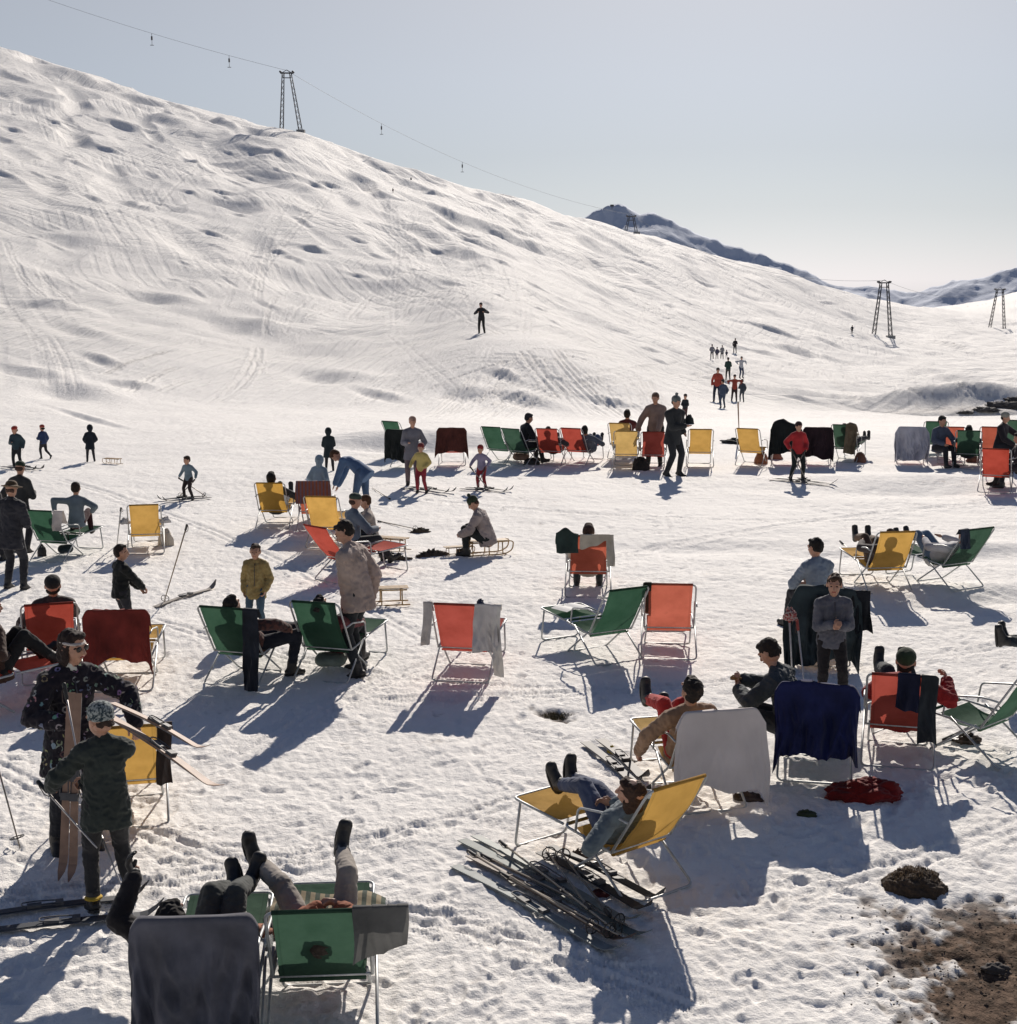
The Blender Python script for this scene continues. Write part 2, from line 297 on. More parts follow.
def snow_mat():
    m, nt, b, out = newmat('snow')
    geo = N(nt, 'ShaderNodeNewGeometry'); pos = geo.outputs['Position']
    def noi(scale, det=4, rough=.6):
        n = N(nt, 'ShaderNodeTexNoise'); n.inputs['Scale'].default_value = scale; n.inputs['Detail'].default_value = det; n.inputs['Roughness'].default_value = rough
        nt.links.new(pos, n.inputs['Vector']); return n.outputs['Fac']
    at = N(nt, 'ShaderNodeAttribute', attribute_name='dirt'); gr = N(nt, 'ShaderNodeAttribute', attribute_name='grime')
    c = mixc(nt, ramp(nt, noi(.35, 5), [(.35, 0), (.7, 1)]), (.955, .93, .885), (.92, .895, .855))
    gsc = N(nt, 'ShaderNodeMath', operation='MULTIPLY'); nt.links.new(gr.outputs['Fac'], gsc.inputs[0]); gsc.inputs[1].default_value = .13
    c = mixc(nt, gsc.outputs[0], c, (.52, .46, .40))
    sp = N(nt, 'ShaderNodeMath', operation='MULTIPLY'); nt.links.new(ramp(nt, noi(9, 3, .7), [(.66, 0), (.74, 1)]), sp.inputs[0]); sp.inputs[1].default_value = .25
    c = mixc(nt, sp.outputs[0], c, (.35, .28, .22))
    soil = mixc(nt, ramp(nt, noi(9, 7, .75), [(.38, 0), (.62, 1)]), (.025, .017, .012), (.20, .135, .095))
    c = mixc(nt, at.outputs['Fac'], c, soil)
    nt.links.new(c, b.inputs['Base Color'])
    b.inputs['Roughness'].default_value = .7; b.inputs['Specular IOR Level'].default_value = .03
    bump(nt, b, noi(1.2, 7, .72), .5, .16)
    sp3 = N(nt, 'ShaderNodeVectorMath', operation='LENGTH'); nt.links.new(pos, sp3.inputs[0])
    far = ramp(nt, (lambda m_: (nt.links.new(sp3.outputs['Value'], m_.inputs[0]), m_.outputs[0])[1])(N(nt, 'ShaderNodeMapRange', **{'From Min': 50.0, 'From Max': 90.0})), [(0, 0), (1, 1)])
    for k_, (rot, sc_, thr) in enumerate(((22, .9, .50), (-34, .8, .52), (58, 1.0, .53), (-66, .75, .54), (6, 1.1, .55))):
        mp = N(nt, 'ShaderNodeMapping'); mp.inputs['Rotation'].default_value = (0, 0, R(rot)); mp.inputs['Scale'].default_value = (1, .55, 0); mp.inputs['Location'].default_value = (k_ * 31, k_ * 17, 0)
        nt.links.new(pos, mp.inputs['Vector'])
        wv = N(nt, 'ShaderNodeTexWave', wave_type='BANDS', bands_direction='X'); wv.inputs['Scale'].default_value = .26 * sc_; wv.inputs['Distortion'].default_value = 14; wv.inputs['Detail'].default_value = 2; wv.inputs['Detail Scale'].default_value = .12; nt.links.new(mp.outputs[0], wv.inputs['Vector'])
        nm = N(nt, 'ShaderNodeTexNoise'); nm.inputs['Scale'].default_value = .05; nm.inputs['Detail'].default_value = 2; nt.links.new(mp.outputs[0], nm.inputs['Vector'])
        mk = N(nt, 'ShaderNodeMath', operation='MULTIPLY'); nt.links.new(ramp(nt, nm.outputs['Fac'], [(thr, 0), (thr + .06, 1)]), mk.inputs[0]); nt.links.new(ramp(nt, wv.outputs['Fac'], [(.0, 0), (.35, 1)]), mk.inputs[1])
        m2_ = N(nt, 'ShaderNodeMath', operation='MULTIPLY'); nt.links.new(mk.outputs[0], m2_.inputs[0]); nt.links.new(far, m2_.inputs[1])
        bump(nt, b, m2_.outputs[0], .5, .12)
    cr = N(nt, 'ShaderNodeTexNoise'); cr.inputs['Scale'].default_value = .5; cr.inputs['Detail'].default_value = 9; cr.inputs['Roughness'].default_value = .78; mp = N(nt, 'ShaderNodeMapping'); mp.inputs['Scale'].default_value = (1, .35, 1); nt.links.new(pos, mp.inputs['Vector']); nt.links.new(mp.outputs[0], cr.inputs['Vector'])
    m3_ = N(nt, 'ShaderNodeMath', operation='MULTIPLY'); nt.links.new(cr.outputs['Fac'], m3_.inputs[0]); nt.links.new(far, m3_.inputs[1]); bump(nt, b, m3_.outputs[0], .75, .5)
    bump(nt, b, noi(11, 7, .75), .6, .03)
    bump(nt, b, noi(45, 4, .75), .5, .008)
    return m
SNOW = snow_mat()
snow = grid_obj('snow_ground', TX, TY, TZ, SNOW, {'dirt': dirt, 'grime': grime}); snow['kind'] = 'structure'
# ---------------------------------------------------------------- far mountains
def mountain(name, sil, dist, depth, seed, mat, amp):
    xs = np.arange(sil[0][0], sil[-1][0] + 1, 2.0); py = np.interp(xs, [s[0] for s in sil], [s[1] for s in sil])
    rows = np.linspace(0, 1, 120); X = []; Y = []; Z = []
    for x, y in zip(xs, py):
        sl = slope_at(x, y); top = CAMH + dist * sl; rd = ray(x, y); a = math.atan2(rd.x, rd.y)
        d = dist + depth * .25 - rows * depth; t = np.clip(np.abs(rows - .25) / .75, 0, 1)
        z = top - (top + dist * .05) * t ** .85 * np.where(rows < .25, 2.0, 1.0)
        X.append(d * math.sin(a)); Y.append(d * math.cos(a)); Z.append(z)
    X, Y, Z = map(np.array, (X, Y, Z)); k = dist / 2500
    r = 0; f = 1
    for o in range(5): r = r + (.5 - np.abs(pnoise(X / (190 * k) * f + seed, Y / (260 * k) * f + seed))) / f; f *= 2.1
    Z = Z + amp * (r - .55)
    return grid_obj(name, X, Y, Z, mat)
def mount_mat(name, snowy):
    m, nt, b, out = newmat(name)
    geo = N(nt, 'ShaderNodeNewGeometry'); n = N(nt, 'ShaderNodeTexNoise'); n.inputs['Scale'].default_value = .02; n.inputs['Detail'].default_value = 8; n.inputs['Roughness'].default_value = .7
    nt.links.new(geo.outputs['Position'], n.inputs['Vector'])
    sx = N(nt, 'ShaderNodeSeparateXYZ'); nt.links.new(geo.outputs['Normal'], sx.inputs[0])
    ad = N(nt, 'ShaderNodeMath', operation='MULTIPLY_ADD'); nt.links.new(sx.outputs['Z'], ad.inputs[0]); ad.inputs[1].default_value = .9; nt.links.new(n.outputs['Fac'], ad.inputs[2])
    f = ramp(nt, ad.outputs[0], [(snowy - .03, 0), (snowy + .07, 1)])
    nt.links.new(mixc(nt, f, (.19, .25, .36), (.66, .71, .80)), b.inputs['Base Color']); b.inputs['Roughness'].default_value = .9; b.inputs['Specular IOR Level'].default_value = .1  # distance haze is put into the pale bluish rock and snow colours
    bump(nt, b, n.outputs['Fac'], .6, 6)
    return m
mo = mountain('distant_mountain', [(300,300),(420,262),(500,240),(560,228),(588,216),(600,210),(614,206),(626,207),(640,213),(655,212),(672,219),(700,236),(730,247),(748,251),(766,257),(800,266),(840,280),(870,288),(905,291),(930,284),(950,279),(985,276),(1030,268),(1200,250),(1500,230)],
   2500, 900, 4, mount_mat('mountain_rock_hazed', .98), 26); mo['kind'] = 'structure'
# ---------------------------------------------------------------- light
SUN_AZ, SUN_EL = R(9.5), R(28.8)
w = bpy.data.worlds.new('World'); scene.world = w; w.use_nodes = True; nt = w.node_tree
bg = nt.nodes['Background']; sky = nt.nodes.new('ShaderNodeTexSky'); sky.sky_type = 'NISHITA'; sky.sun_disc = False
sky.sun_elevation = SUN_EL; sky.sun_rotation = SUN_AZ; sky.altitude = 1500; sky.air_density = 1.0; sky.dust_density = 1.2; sky.ozone_density = 1.5
tc = nt.nodes.new('ShaderNodeTexCoord'); sx = nt.nodes.new('ShaderNodeSeparateXYZ'); nt.links.new(tc.outputs['Generated'], sx.inputs[0])
hs = nt.nodes.new('ShaderNodeHueSaturation'); hs.inputs['Saturation'].default_value = .42
nt.links.new(sky.outputs[0], hs.inputs['Color'])
hz = ramp(nt, sx.outputs['Z'], [(0, (.66, .70, .82)), (.06, (.80, .83, .90)), (.13, (.94, .95, 1.0)), (.22, (1.08, 1.05, 1.05)), (.36, (1.0, 1.0, 1.02)), (.46, (.62, .80, 1.15)), (.8, (.36, .55, 1.0))])
nt.links.new(mixc(nt, 1, hs.outputs[0], hz, 'MULTIPLY'), bg.inputs['Color']); bg.inputs['Strength'].default_value = .060
sl = bpy.data.lights.new('sun', 'SUN'); sl.energy = 5.0; sl.angle = R(.5); sl.color = (1, .915, .82)
so = bpy.data.objects.new('sun', sl); col.objects.link(so); so.location = (20, 100, 80)
sv = Vector((math.sin(SUN_AZ) * math.cos(SUN_EL), math.cos(SUN_AZ) * math.cos(SUN_EL), math.sin(SUN_EL)))
so.rotation_euler = (-sv).to_track_quat('-Z', 'Y').to_euler()
scene.view_settings.view_transform = 'Standard'; scene.view_settings.look = 'None'; scene.view_settings.exposure = 0
# ================================================================ mesh builder
def frame(d, up=Vector((0, 0, 1))):
    d = d.normalized()
    if abs(d.dot(up)) > .98: up = Vector((0, 1, 0)) if abs(d.y) < .9 else Vector((1, 0, 0))
    s = d.cross(up).normalized(); return s, s.cross(d).normalized()
class MB:
    def __init__(self): self.v = []; self.f = []; self.uv = None
    def ring(self, c, a, b, n):
        i = len(self.v)
        for k in range(n):
            t = 2 * math.pi * k / n; self.v.append(c + a * math.cos(t) + b * math.sin(t))
        return i
    def skin(self, rings, n, cap=True):
        for a, b in zip(rings, rings[1:]):
            for k in range(n): self.f.append((a + k, a + (k + 1) % n, b + (k + 1) % n, b + k))
        if cap: self.f.append(tuple(rings[0] + k for k in range(n))[::-1]); self.f.append(tuple(rings[-1] + k for k in range(n)))
    def cap(self, a, b, ra, rb, flat=1.0, side=None, n=12):
        """tapered capsule; flat scales the radius along `up`"""
        a = Vector(a); b = Vector(b); d = b - a; L = d.length
        if L < 1e-5: d = Vector((0, 0, 1)); L = 0
        dn = d.normalized(); 
        if side is not None:
            s = Vector(side); s = (s - dn * s.dot(dn)).normalized(); u = s.cross(dn)
        else: s, u = frame(dn)
        rs = []
        for k in range(5):
            t = math.pi / 2 * (1 - (k + .35) / 4.35) if k < 5 else 0
            r = math.cos(t) * ra; rs.append(self.ring(a - dn * math.sin(t) * ra * (flat if flat < 1 else 1), s * r, u * r * flat, n))
        rs.append(self.ring(a + (b - a) * .5, s * (ra + rb) / 2, u * (ra + rb) / 2 * flat, n))
        for k in range(5):
            t = math.pi / 2 * (k + 0) / 4.35
            r = math.cos(t) * rb; rs.append(self.ring(b + dn * math.sin(t) * rb * (flat if flat < 1 else 1), s * r, u * r * flat, n))
        self.skin(rs, n); return self
    def ell(self, c, r, M=None, n=14, m=9):
        c = Vector(c); M = M or Matrix.Identity(3); rs = []
        for k in range(1, m):
            t = math.pi * k / m - math.pi / 2; cc = math.cos(t)
            rs.append(self.ring(c + M @ Vector((0, 0, r[2] * math.sin(t))), M @ Vector((r[0] * cc, 0, 0)), M @ Vector((0, r[1] * cc, 0)), n))
        self.skin(rs, n); return self
    def tube(self, pts, r, n=8, closed=False, taper=None):
        pts = [Vector(p) for p in pts]; N_ = len(pts); rs = []; s = None
        for k, p in enumerate(pts):
            if closed: d = pts[(k + 1) % N_] - pts[k - 1]
            else: d = pts[min(k + 1, N_ - 1)] - pts[max(k - 1, 0)]
            d.normalize()
            if s is None: s, u = frame(d)
            else:
                s = (s - d * s.dot(d)).normalized(); u = s.cross(d)
            rr = r if taper is None else r + (taper - r) * k / (N_ - 1)
            rs.append(self.ring(p, s * rr, u * rr, n))
        if closed: rs.append(rs[0]); self.skin(rs, n, False)
        else: self.skin(rs, n)
        return self
    def barrel(self, a, b, ra, rb, flat, side, n=16):
        a = Vector(a); b = Vector(b); dn = (b - a).normalized(); s = Vector(side); s = (s - dn * s.dot(dn)).normalized(); u = s.cross(dn)
        self.skin([self.ring(a + (b - a) * t, s * (ra + (rb - ra) * t), u * (ra + (rb - ra) * t) * flat, n) for t in (0, .33, .66, 1)], n); return self
    def box(self, c, h, M=None):
        c = Vector(c); M = M or Matrix.Identity(3); i = len(self.v)
        for z in (-1, 1):
            for y in (-1, 1):
                for x in (-1, 1): self.v.append(c + M @ Vector((x * h[0], y * h[1], z * h[2])))
        for q in ((0, 2, 3, 1), (4, 5, 7, 6), (0, 1, 5, 4), (2, 6, 7, 3), (0, 4, 6, 2), (1, 3, 7, 5)): self.f.append(tuple(i + k for k in q))
        return self
    def grid(self, fn, nu, nv):
        i = len(self.v)
        for a in range(nu + 1):
            for b in range(nv + 1): self.v.append(Vector(fn(a / nu, b / nv)))
        for a in range(nu):
            for b in range(nv):
                q = i + a * (nv + 1) + b; self.f.append((q, q + 1, q + nv + 2, q + nv + 1))
        return self
    def mesh(self, name):
        me = bpy.data.meshes.new(name); me.from_pydata([tuple(v) for v in self.v], [], self.f); return me
    def build(self, name, mat, parent=None, smooth=True, loc=None, rz=0):
        me = self.mesh(name); me.materials.append(mat)
        if smooth: me.polygons.foreach_set('use_smooth', [True] * len(me.polygons))
        me.update(); o = bpy.data.objects.new(name, me); col.objects.link(o)
        if parent: o.parent = parent
        if loc is not None: o.location = loc; o.rotation_euler = (0, 0, rz)
        return o
def tag(o, label=None, cat=None, group=None, kind=None):
    for k, v in (('label', label), ('category', cat), ('group', group), ('kind', kind)):
        if v: o[k] = v
    return o
def empty(name, loc, rz=0, label=None, cat=None, group=None):
    o = bpy.data.objects.new(name, None); col.objects.link(o); o.location = loc; o.rotation_euler = (0, 0, rz); o.empty_display_size = .1
    return tag(o, label, cat, group)
def bez(pts, r=.06, n=4):      # polyline with rounded corners
    out = [Vector(pts[0])]; P_ = [Vector(p) for p in pts]
    for a, b, c in zip(P_, P_[1:], P_[2:]):
        r1 = min(r, (a - b).length * .45, (c - b).length * .45); p0 = b + (a - b).normalized() * r1; p1 = b + (c - b).normalized() * r1
        for k in range(n + 1):
            t = k / n; out.append(p0 * (1 - t) ** 2 + b * 2 * t * (1 - t) + p1 * t * t)
    out.append(P_[-1]); return out
# ================================================================ materials
_mc = {}
def fabric(c, wear=.12, scale=1, trans=0, rough=.85, pattern=None, c2=None, wr=.5):
    key = ('f', c, wear, scale, trans, rough, pattern, c2, wr)
    if key in _mc: return _mc[key]
    m, nt, b, out = newmat('cloth'); tc = N(nt, 'ShaderNodeTexCoord'); pos = tc.outputs['Object']
    def noi(s, det=4):
        n = N(nt, 'ShaderNodeTexNoise'); n.inputs['Scale'].default_value = s; n.inputs['Detail'].default_value = det; nt.links.new(pos, n.inputs['Vector']); return n.outputs['Fac']
    dk = tuple(x * (1 - wear * 2.2) for x in c); lt = tuple(min(1, x * (1 + wear)) for x in c)
    base = mixc(nt, ramp(nt, noi(5 * scale), [(.3, 0), (.7, 1)]), dk, lt)
    if pattern == 'motif':
        v = N(nt, 'ShaderNodeTexVoronoi', feature='DISTANCE_TO_EDGE'); v.inputs['Scale'].default_value = 13; nt.links.new(pos, v.inputs['Vector'])
        v2 = N(nt, 'ShaderNodeTexVoronoi'); v2.inputs['Scale'].default_value = 13; nt.links.new(pos, v2.inputs['Vector'])
        k = ramp(nt, v2.outputs['Distance'], [(.2, 0), (.24, 1), (.36, 1), (.4, 0)])
        hs_ = N(nt, 'ShaderNodeHueSaturation'); nt.links.new(v2.outputs['Color'], hs_.inputs['Color']); hs_.inputs['Saturation'].default_value = .55; hs_.inputs['Value'].default_value = .38
        brk = N(nt, 'ShaderNodeMath', operation='MULTIPLY'); nt.links.new(k, brk.inputs[0]); nt.links.new(ramp(nt, noi(22, 1), [(.48, 0), (.52, 1)]), brk.inputs[1])
        base = mixc(nt, brk.outputs[0], base, hs_.outputs[0])
    elif pattern in ('stripe', 'stripeh'):
        wv = N(nt, 'ShaderNodeTexWave', wave_type='BANDS', bands_direction='X' if pattern == 'stripe' else 'Z'); wv.inputs['Scale'].default_value = 5; nt.links.new(pos, wv.inputs['Vector'])
        base = mixc(nt, ramp(nt, wv.outputs['Fac'], [(.45, 0), (.55, 1)]), base, c2)
    elif pattern == 'knit':
        k = ramp(nt, noi(26 * scale, 2), [(.42, 0), (.58, 1)]); base = mixc(nt, k, base, c2)
    nt.links.new(base, b.inputs['Base Color']); b.inputs['Roughness'].default_value = rough; b.inputs['Specular IOR Level'].default_value = .2
    b.inputs['Sheen Weight'].default_value = .12
    bump(nt, b, noi(9 * scale, 3), wr, .02); bump(nt, b, noi(160, 2), .25, .003)
    if trans:
        tl = N(nt, 'ShaderNodeBsdfTranslucent'); nt.links.new(base, tl.inputs['Color']); mx = N(nt, 'ShaderNodeMixShader'); mx.inputs[0].default_value = trans
        nt.links.new(b.outputs[0], mx.inputs[1]); nt.links.new(tl.outputs[0], mx.inputs[2]); nt.links.new(mx.outputs[0], out.inputs[0])
    _mc[key] = m; return m
def plain(name, c, rough=.5, metal=0, wear=.1, bs=40, bd=.002):
    key = (name, c, rough, metal)
    if key in _mc: return _mc[key]
    m, nt, b, out = newmat(name); tc = N(nt, 'ShaderNodeTexCoord'); n = N(nt, 'ShaderNodeTexNoise'); n.inputs['Scale'].default_value = bs; n.inputs['Detail'].default_value = 4
    nt.links.new(tc.outputs['Object'], n.inputs['Vector'])
    nt.links.new(mixc(nt, n.outputs['Fac'], tuple(x * (1 - wear * 3) for x in c), tuple(min(1, x * (1 + wear)) for x in c)), b.inputs['Base Color'])
    b.inputs['Roughness'].default_value = rough; b.inputs['Metallic'].default_value = metal; bump(nt, b, n.outputs['Fac'], .3, bd)
    _mc[key] = m; return m
TUBE = plain('painted_tube', (.52, .54, .54), .42, .25, .14, 25)
WOOD = plain('varnished_wood', (.52, .33, .13), .45, 0, .25, 18)
STEEL = plain('steel', (.26, .26, .27), .55, .6, .1)
DKSTEEL = plain('dark_steel', (.09, .09, .10), .6, .3, .2, 3)
SKIN = plain('skin', (.50, .27, .18), .5, 0, .08, 30)
LEATHER = plain('black_leather', (.032, .030, .029), .55, 0, .3, 30)
LEATHER_BR = plain('brown_leather', (.07, .04, .025), .45, 0, .3, 30)
RUBBER = plain('rubber', (.03, .03, .03), .7)
LIP = plain('lips', (.36, .07, .06), .5)
EYE = plain('eye_dark', (.02, .015, .012), .2)
def can(c, tr=.34, v=0):
    q = random.Random(v * 7 + int(c[0] * 1000)); f = q.uniform(.82, 1.10); g_ = q.uniform(0, .10)
    c = tuple(x * f * (1 - g_) + .30 * g_ for x in c)
    m, nt, b, out = newmat('canvas'); tc = N(nt, 'ShaderNodeTexCoord'); pos = tc.outputs['Object']
    mp = N(nt, 'ShaderNodeMapping'); mp.inputs['Location'].default_value = (v * 3.1, v * 1.7, 0); nt.links.new(pos, mp.inputs['Vector'])
    def noi(s, d, r_=.6):
        n = N(nt, 'ShaderNodeTexNoise'); n.inputs['Scale'].default_value = s; n.inputs['Detail'].default_value = d; n.inputs['Roughness'].default_value = r_; nt.links.new(mp.outputs[0], n.inputs['Vector']); return n.outputs['Fac']
    base = mixc(nt, ramp(nt, noi(3.5, 5), [(.3, 0), (.72, 1)]), tuple(x * .80 for x in c), tuple(min(1, x * 1.12 + .012) for x in c))
    base = mixc(nt, ramp(nt, noi(7, 6, .7), [(.60, 0), (.74, .35)]), base, tuple(x * .45 for x in c))
    sx = N(nt, 'ShaderNodeSeparateXYZ'); nt.links.new(pos, sx.inputs[0]); ab = N(nt, 'ShaderNodeMath', operation='ABSOLUTE'); nt.links.new(sx.outputs['X'], ab.inputs[0])
    base = mixc(nt, ramp(nt, ab.outputs[0], [(.225, 0), (.228, .45), (.232, .45), (.235, .12), (1, .12)]), base, tuple(x * .45 for x in c))
    nt.links.new(base, b.inputs['Base Color']); b.inputs['Roughness'].default_value = .85; b.inputs['Specular IOR Level'].default_value = .15
    bump(nt, b, noi(4, 3), .5, .03); bump(nt, b, noi(220, 1), .3, .002)
    tl = N(nt, 'ShaderNodeBsdfTranslucent'); nt.links.new(base, tl.inputs['Color']); mx = N(nt, 'ShaderNodeMixShader'); mx.inputs[0].default_value = tr
    nt.links.new(b.outputs[0], mx.inputs[1]); nt.links.new(tl.outputs[0], mx.inputs[2]); nt.links.new(mx.outputs[0], out.inputs[0]); return m
YEL, RED, GRN, ORG = (.62, .36, .075), (.46, .065, .040), (.030, .090, .052), (.50, .11, .05)
CANV = {k_: [can(c_, .42, v) for v in range(5)] for k_, c_ in dict(yellow=YEL, red=RED, green=GRN, orange=ORG, orangered=(.50, .105, .055), paleyellow=(.62, .41, .13)).items()}
# ================================================================ deck chair  (sitter faces +Y, rear feet at y = -.4)
def chair(px, py, rz, color, label, foot=True, rec=0, group=None, loc=None, arms=True, s=1.0):
    p = P(px, py) if loc is None else Vector(loc); rz = R(rz) + math.atan((CX - px) / F)
    c, sn = math.cos(rz), math.sin(rz); off = Vector((.4 * -sn, .4 * c, 0)) * s
    p = Vector((p.x + off.x, p.y + off.y, 0)); p.z = ground(p.x, p.y) - .01
    t = empty('deck_chair', p, rz, label, 'deck chair', group or f'{color.replace("orangered","red").replace("paleyellow","yellow").replace("darkred","red")} canvas deck chairs on the snow'); t.scale = (s, s, s)
    rd = random.Random(int(px * 13 + py)); rec += rd.uniform(-2, 2)
    a = R(32 + rec); hy, hz = -.18, .35; bl = .70
    ty, tz = hy - bl * math.sin(a), hz + bl * math.cos(a); W = .30; r = .0108
    top = lambda x, k: (x, hy + (ty - hy) * k, hz + (tz - hz) * k)
    MB().tube(bez([(-W, hy, hz), top(-W, 1), top(W, 1), (W, hy, hz)], .075, 6), r, 10).build('back_frame', TUBE, t)
    sf = MB().tube(bez([(-W, hy, hz), (-W, .36, .40), (W, .36, .40), (W, hy, hz)], .06, 5), r, 10); sf.tube([(-W, hy, hz), (W, hy, hz)], r * .9, 8); sf.build('seat_frame', TUBE, t)
    MB().tube(bez([(-W - .02, .12, .40), (-W - .03, -.40, .012), (W + .03, -.40, .012), (W + .02, .12, .40)], .06, 5), r, 10).build('leg', TUBE, t)
    MB().tube(bez([(-W + .035, -.12, .36), (-W + .02, .36, .012), (W - .02, .36, .012), (W - .035, -.12, .36)], .06, 5), r, 10).build('leg', TUBE, t)
    if arms:
        for sx in (-1, 1):
            x = sx * (W + .022); m = top(x, .5)
            MB().tube(bez([m, (x, hy - .02, m[2] + .015), (x, .17, .60), (x, .20, .40)], .05, 5), r * .9, 8).build('armrest', TUBE, t)
    cw = .262
    def back(u, v):
        q = top(0, v); x = (u * 2 - 1) * cw; sag = .055 * math.sin(math.pi * v) ** .8 * (1 - .45 * abs(u * 2 - 1) ** 2) + .016 * mnoise.noise(Vector((u * 2.2 + nsd, v * 5, nsd))) * math.sin(math.pi * v); x *= 1 - .035 * math.sin(math.pi * v)
        return (x, q[1] - sag * math.cos(a), q[2] - sag * math.sin(a) + (.013 if v > .97 else 0))
    cm = CANV[color][rd.randint(0, 4)]; nsd = rd.uniform(0, 50)
    mb = MB().grid(back, 14, 20)
    mb.tube([top(-cw, 1), top(cw, 1)], r * 1.35, 8)
    # hem where the cloth turns over the lower bar
    mb.grid(lambda u, v: ((u * 2 - 1) * cw, hy - .004 + .09 * v, hz - .035 * math.sin(math.pi * min(v * 1.3, 1)) - .016), 8, 4)
    mb.build('back_canvas', cm, t)
    MB().grid(lambda u, v: ((u * 2 - 1) * cw, hy + .08 + (.28 - 0) * 1.0 * v * 1.0 + .08 * v, .335 + .065 * v - .04 * math.sin(math.pi * v)), 8, 8).tube([(-cw, .36, .40), (cw, .36, .40)], r * 1.3, 8).build('seat_canvas', cm, t)
    if foot:
        MB().tube(bez([(-W + .01, .38, .40), (-W + .01, 1.0, .43), (W - .01, 1.0, .43), (W - .01, .38, .40)], .06, 5), r, 10).build('footrest_frame', TUBE, t)
        MB().tube(bez([(-W + .03, .93, .42), (-W + .03, 1.0, .012), (W - .03, 1.0, .012), (W - .03, .93, .42)], .06, 5), r, 10).build('leg', TUBE, t)
        MB().grid(lambda u, v: ((u * 2 - 1) * cw, .44 + .54 * v, .405 + .03 * v - .03 * math.sin(math.pi * v)), 6, 8).build('footrest_canvas', cm, t)
    t['_top'] = (ty, tz); return t
def clean():
    for o in col.objects:
        if '_top' in o: del o['_top']
# cloth thrown over the back of a chair: hangs straight down behind, a little in front
def drape(ch, name, mat, label, cat, w=.40, back=.7, front=.25, seed=0, skew=0, x0=0, hem=.05, flare=.09, group=None, sleeves=0, lift=.0, fold=.022):
    ty, tz = ch['_top']; rd = random.Random(seed); ph = [rd.uniform(0, 6) for _ in range(6)]
    M = ch.matrix_basis.copy(); W = .315
    hyy, hzz = -.18, .35; bd = Vector((0, hyy - ty, hzz - tz)).normalized()
    def pt(u, v):
        e = (u * 2 - 1) * w * (1 + .05 * math.sin(v * 5 + ph[5]) + flare * v); s_ = -front + (front + back * (1 + hem * min(1, w / .3) * math.sin(u * 7 * min(1, w / .25) + ph[0]) + hem * .45 * min(1, w / .3) * math.sin(u * 17 * min(1, w / .3) + ph[1]) + skew * (u - .5))) * v
        xx = e + x0; over = 0 if abs(x0) > .28 else max(0, abs(xx) - W + .02); x = xx if over == 0 else math.copysign(W - .02 + over * (.75 if over < .06 else .75 * .06 / over + .35 * (1 - .06 / over)), xx)
        k = min(1, abs(s_) * 3.2); wq = w * 2; f = (1.3 * mnoise.noise(Vector((u * wq * 7 + ph[2], s_ * 1.3, seed))) + 1.6 * (.35 - abs(mnoise.noise(Vector((u * wq * 9 + ph[3] + s_ * 1.6, s_ * 1.9, seed + 5))))) + .9 * (.3 - abs(mnoise.noise(Vector((u * wq * 17 - s_ * 3, s_ * 4.5, seed + 9)))))) * fold * 1.9 * k * (.5 + min(1, abs(s_) * 1.6))
        if s_ > 0: y, z = ty - .022 - f * 1.0 - .035 * min(1, s_ * 2), tz + .02 - s_
        else: y, z = ty + .012 + bd.y * -s_ + abs(f) * .3, tz + .02 + bd.z * -s_
        arc = max(0, 1 - abs(s_) / .03); z += .008 * arc + lift * math.exp(-((u - .4) / .3) ** 2) * arc
        z -= over * .60 * min(1, over / .06); y -= over * .12
        x *= 1 + .06 * math.sin(v * 3 + ph[5]) * k
        return (x, y, z)
    ng = int(26 + 50 * min(1, w / .4)); mb = MB().grid(pt, ng, 46)
    for sx in ([-1, 1][:sleeves] if sleeves else []):
        x = sx * (w * .86); rr_ = rd.uniform(-.03, .03); mb.tube([(x * (.62 + .2 * t_) + rr_ * math.sin(t_ * 5) + .012 * math.sin(t_ * 17), ty - .055 - .02 * math.sin(t_ * 6 + sx), tz - .04 - back * (.92 if sx < 0 else .8) * t_) for t_ in [q_ / 10 for q_ in range(11)]], .048, 10, taper=.036)
    o = mb.build(name, mat); o.matrix_basis = M; tag(o, label, cat, group); return o
# ================================================================ people
JOBS = []
def job(name, mb, mat, parent, vox, sm=3, wr=0, seed=0):
    if not mb.v: return None
    o = mb.build(name, mat, parent); JOBS.append((o, vox, sm, wr, seed)); return o
def run_jobs():
    for o, vox, sm, wr, seed in JOBS:
        m = o.modifiers.new('r', 'REMESH'); m.mode = 'VOXEL'; m.voxel_size = vox; m.use_smooth_shade = True
        if sm: s = o.modifiers.new('s', 'SMOOTH'); s.factor = .5; s.iterations = sm
    bpy.context.view_layer.update(); dg = bpy.context.evaluated_depsgraph_get()
    for o, vox, sm, wr, seed in JOBS:
        me = bpy.data.meshes.new_from_object(o.evaluated_get(dg), depsgraph=dg)
        old = o.data; o.modifiers.clear(); mat = old.materials[0]; o.data = me; me.name = o.name
        if not me.materials: me.materials.append(mat)
        n = len(me.vertices)
        if wr and n:
            co = np.empty(n * 3); me.vertices.foreach_get('co', co); co = co.reshape(-1, 3); nr = np.empty(n * 3); me.vertices.foreach_get('normal', nr); nr = nr.reshape(-1, 3)
            x, y, z = co[:, 0] + seed, co[:, 1] + seed * 2, co[:, 2]
            d = pnoise((x + z * .6) * 7, (z * 1.5 - y) * 7) * .9 + pnoise((x - y) * 15, z * 17 + x * 4) * .55 + pnoise(x * 34 + z * 9, (z + y) * 31) * .25
            d = -np.abs(d) + (.42 if o.name.startswith('jacket') else .15); co = co + nr * (d * wr)[:, None]; me.vertices.foreach_set('co', co.reshape(-1)); me.update()
def V(*a): return Vector(a)
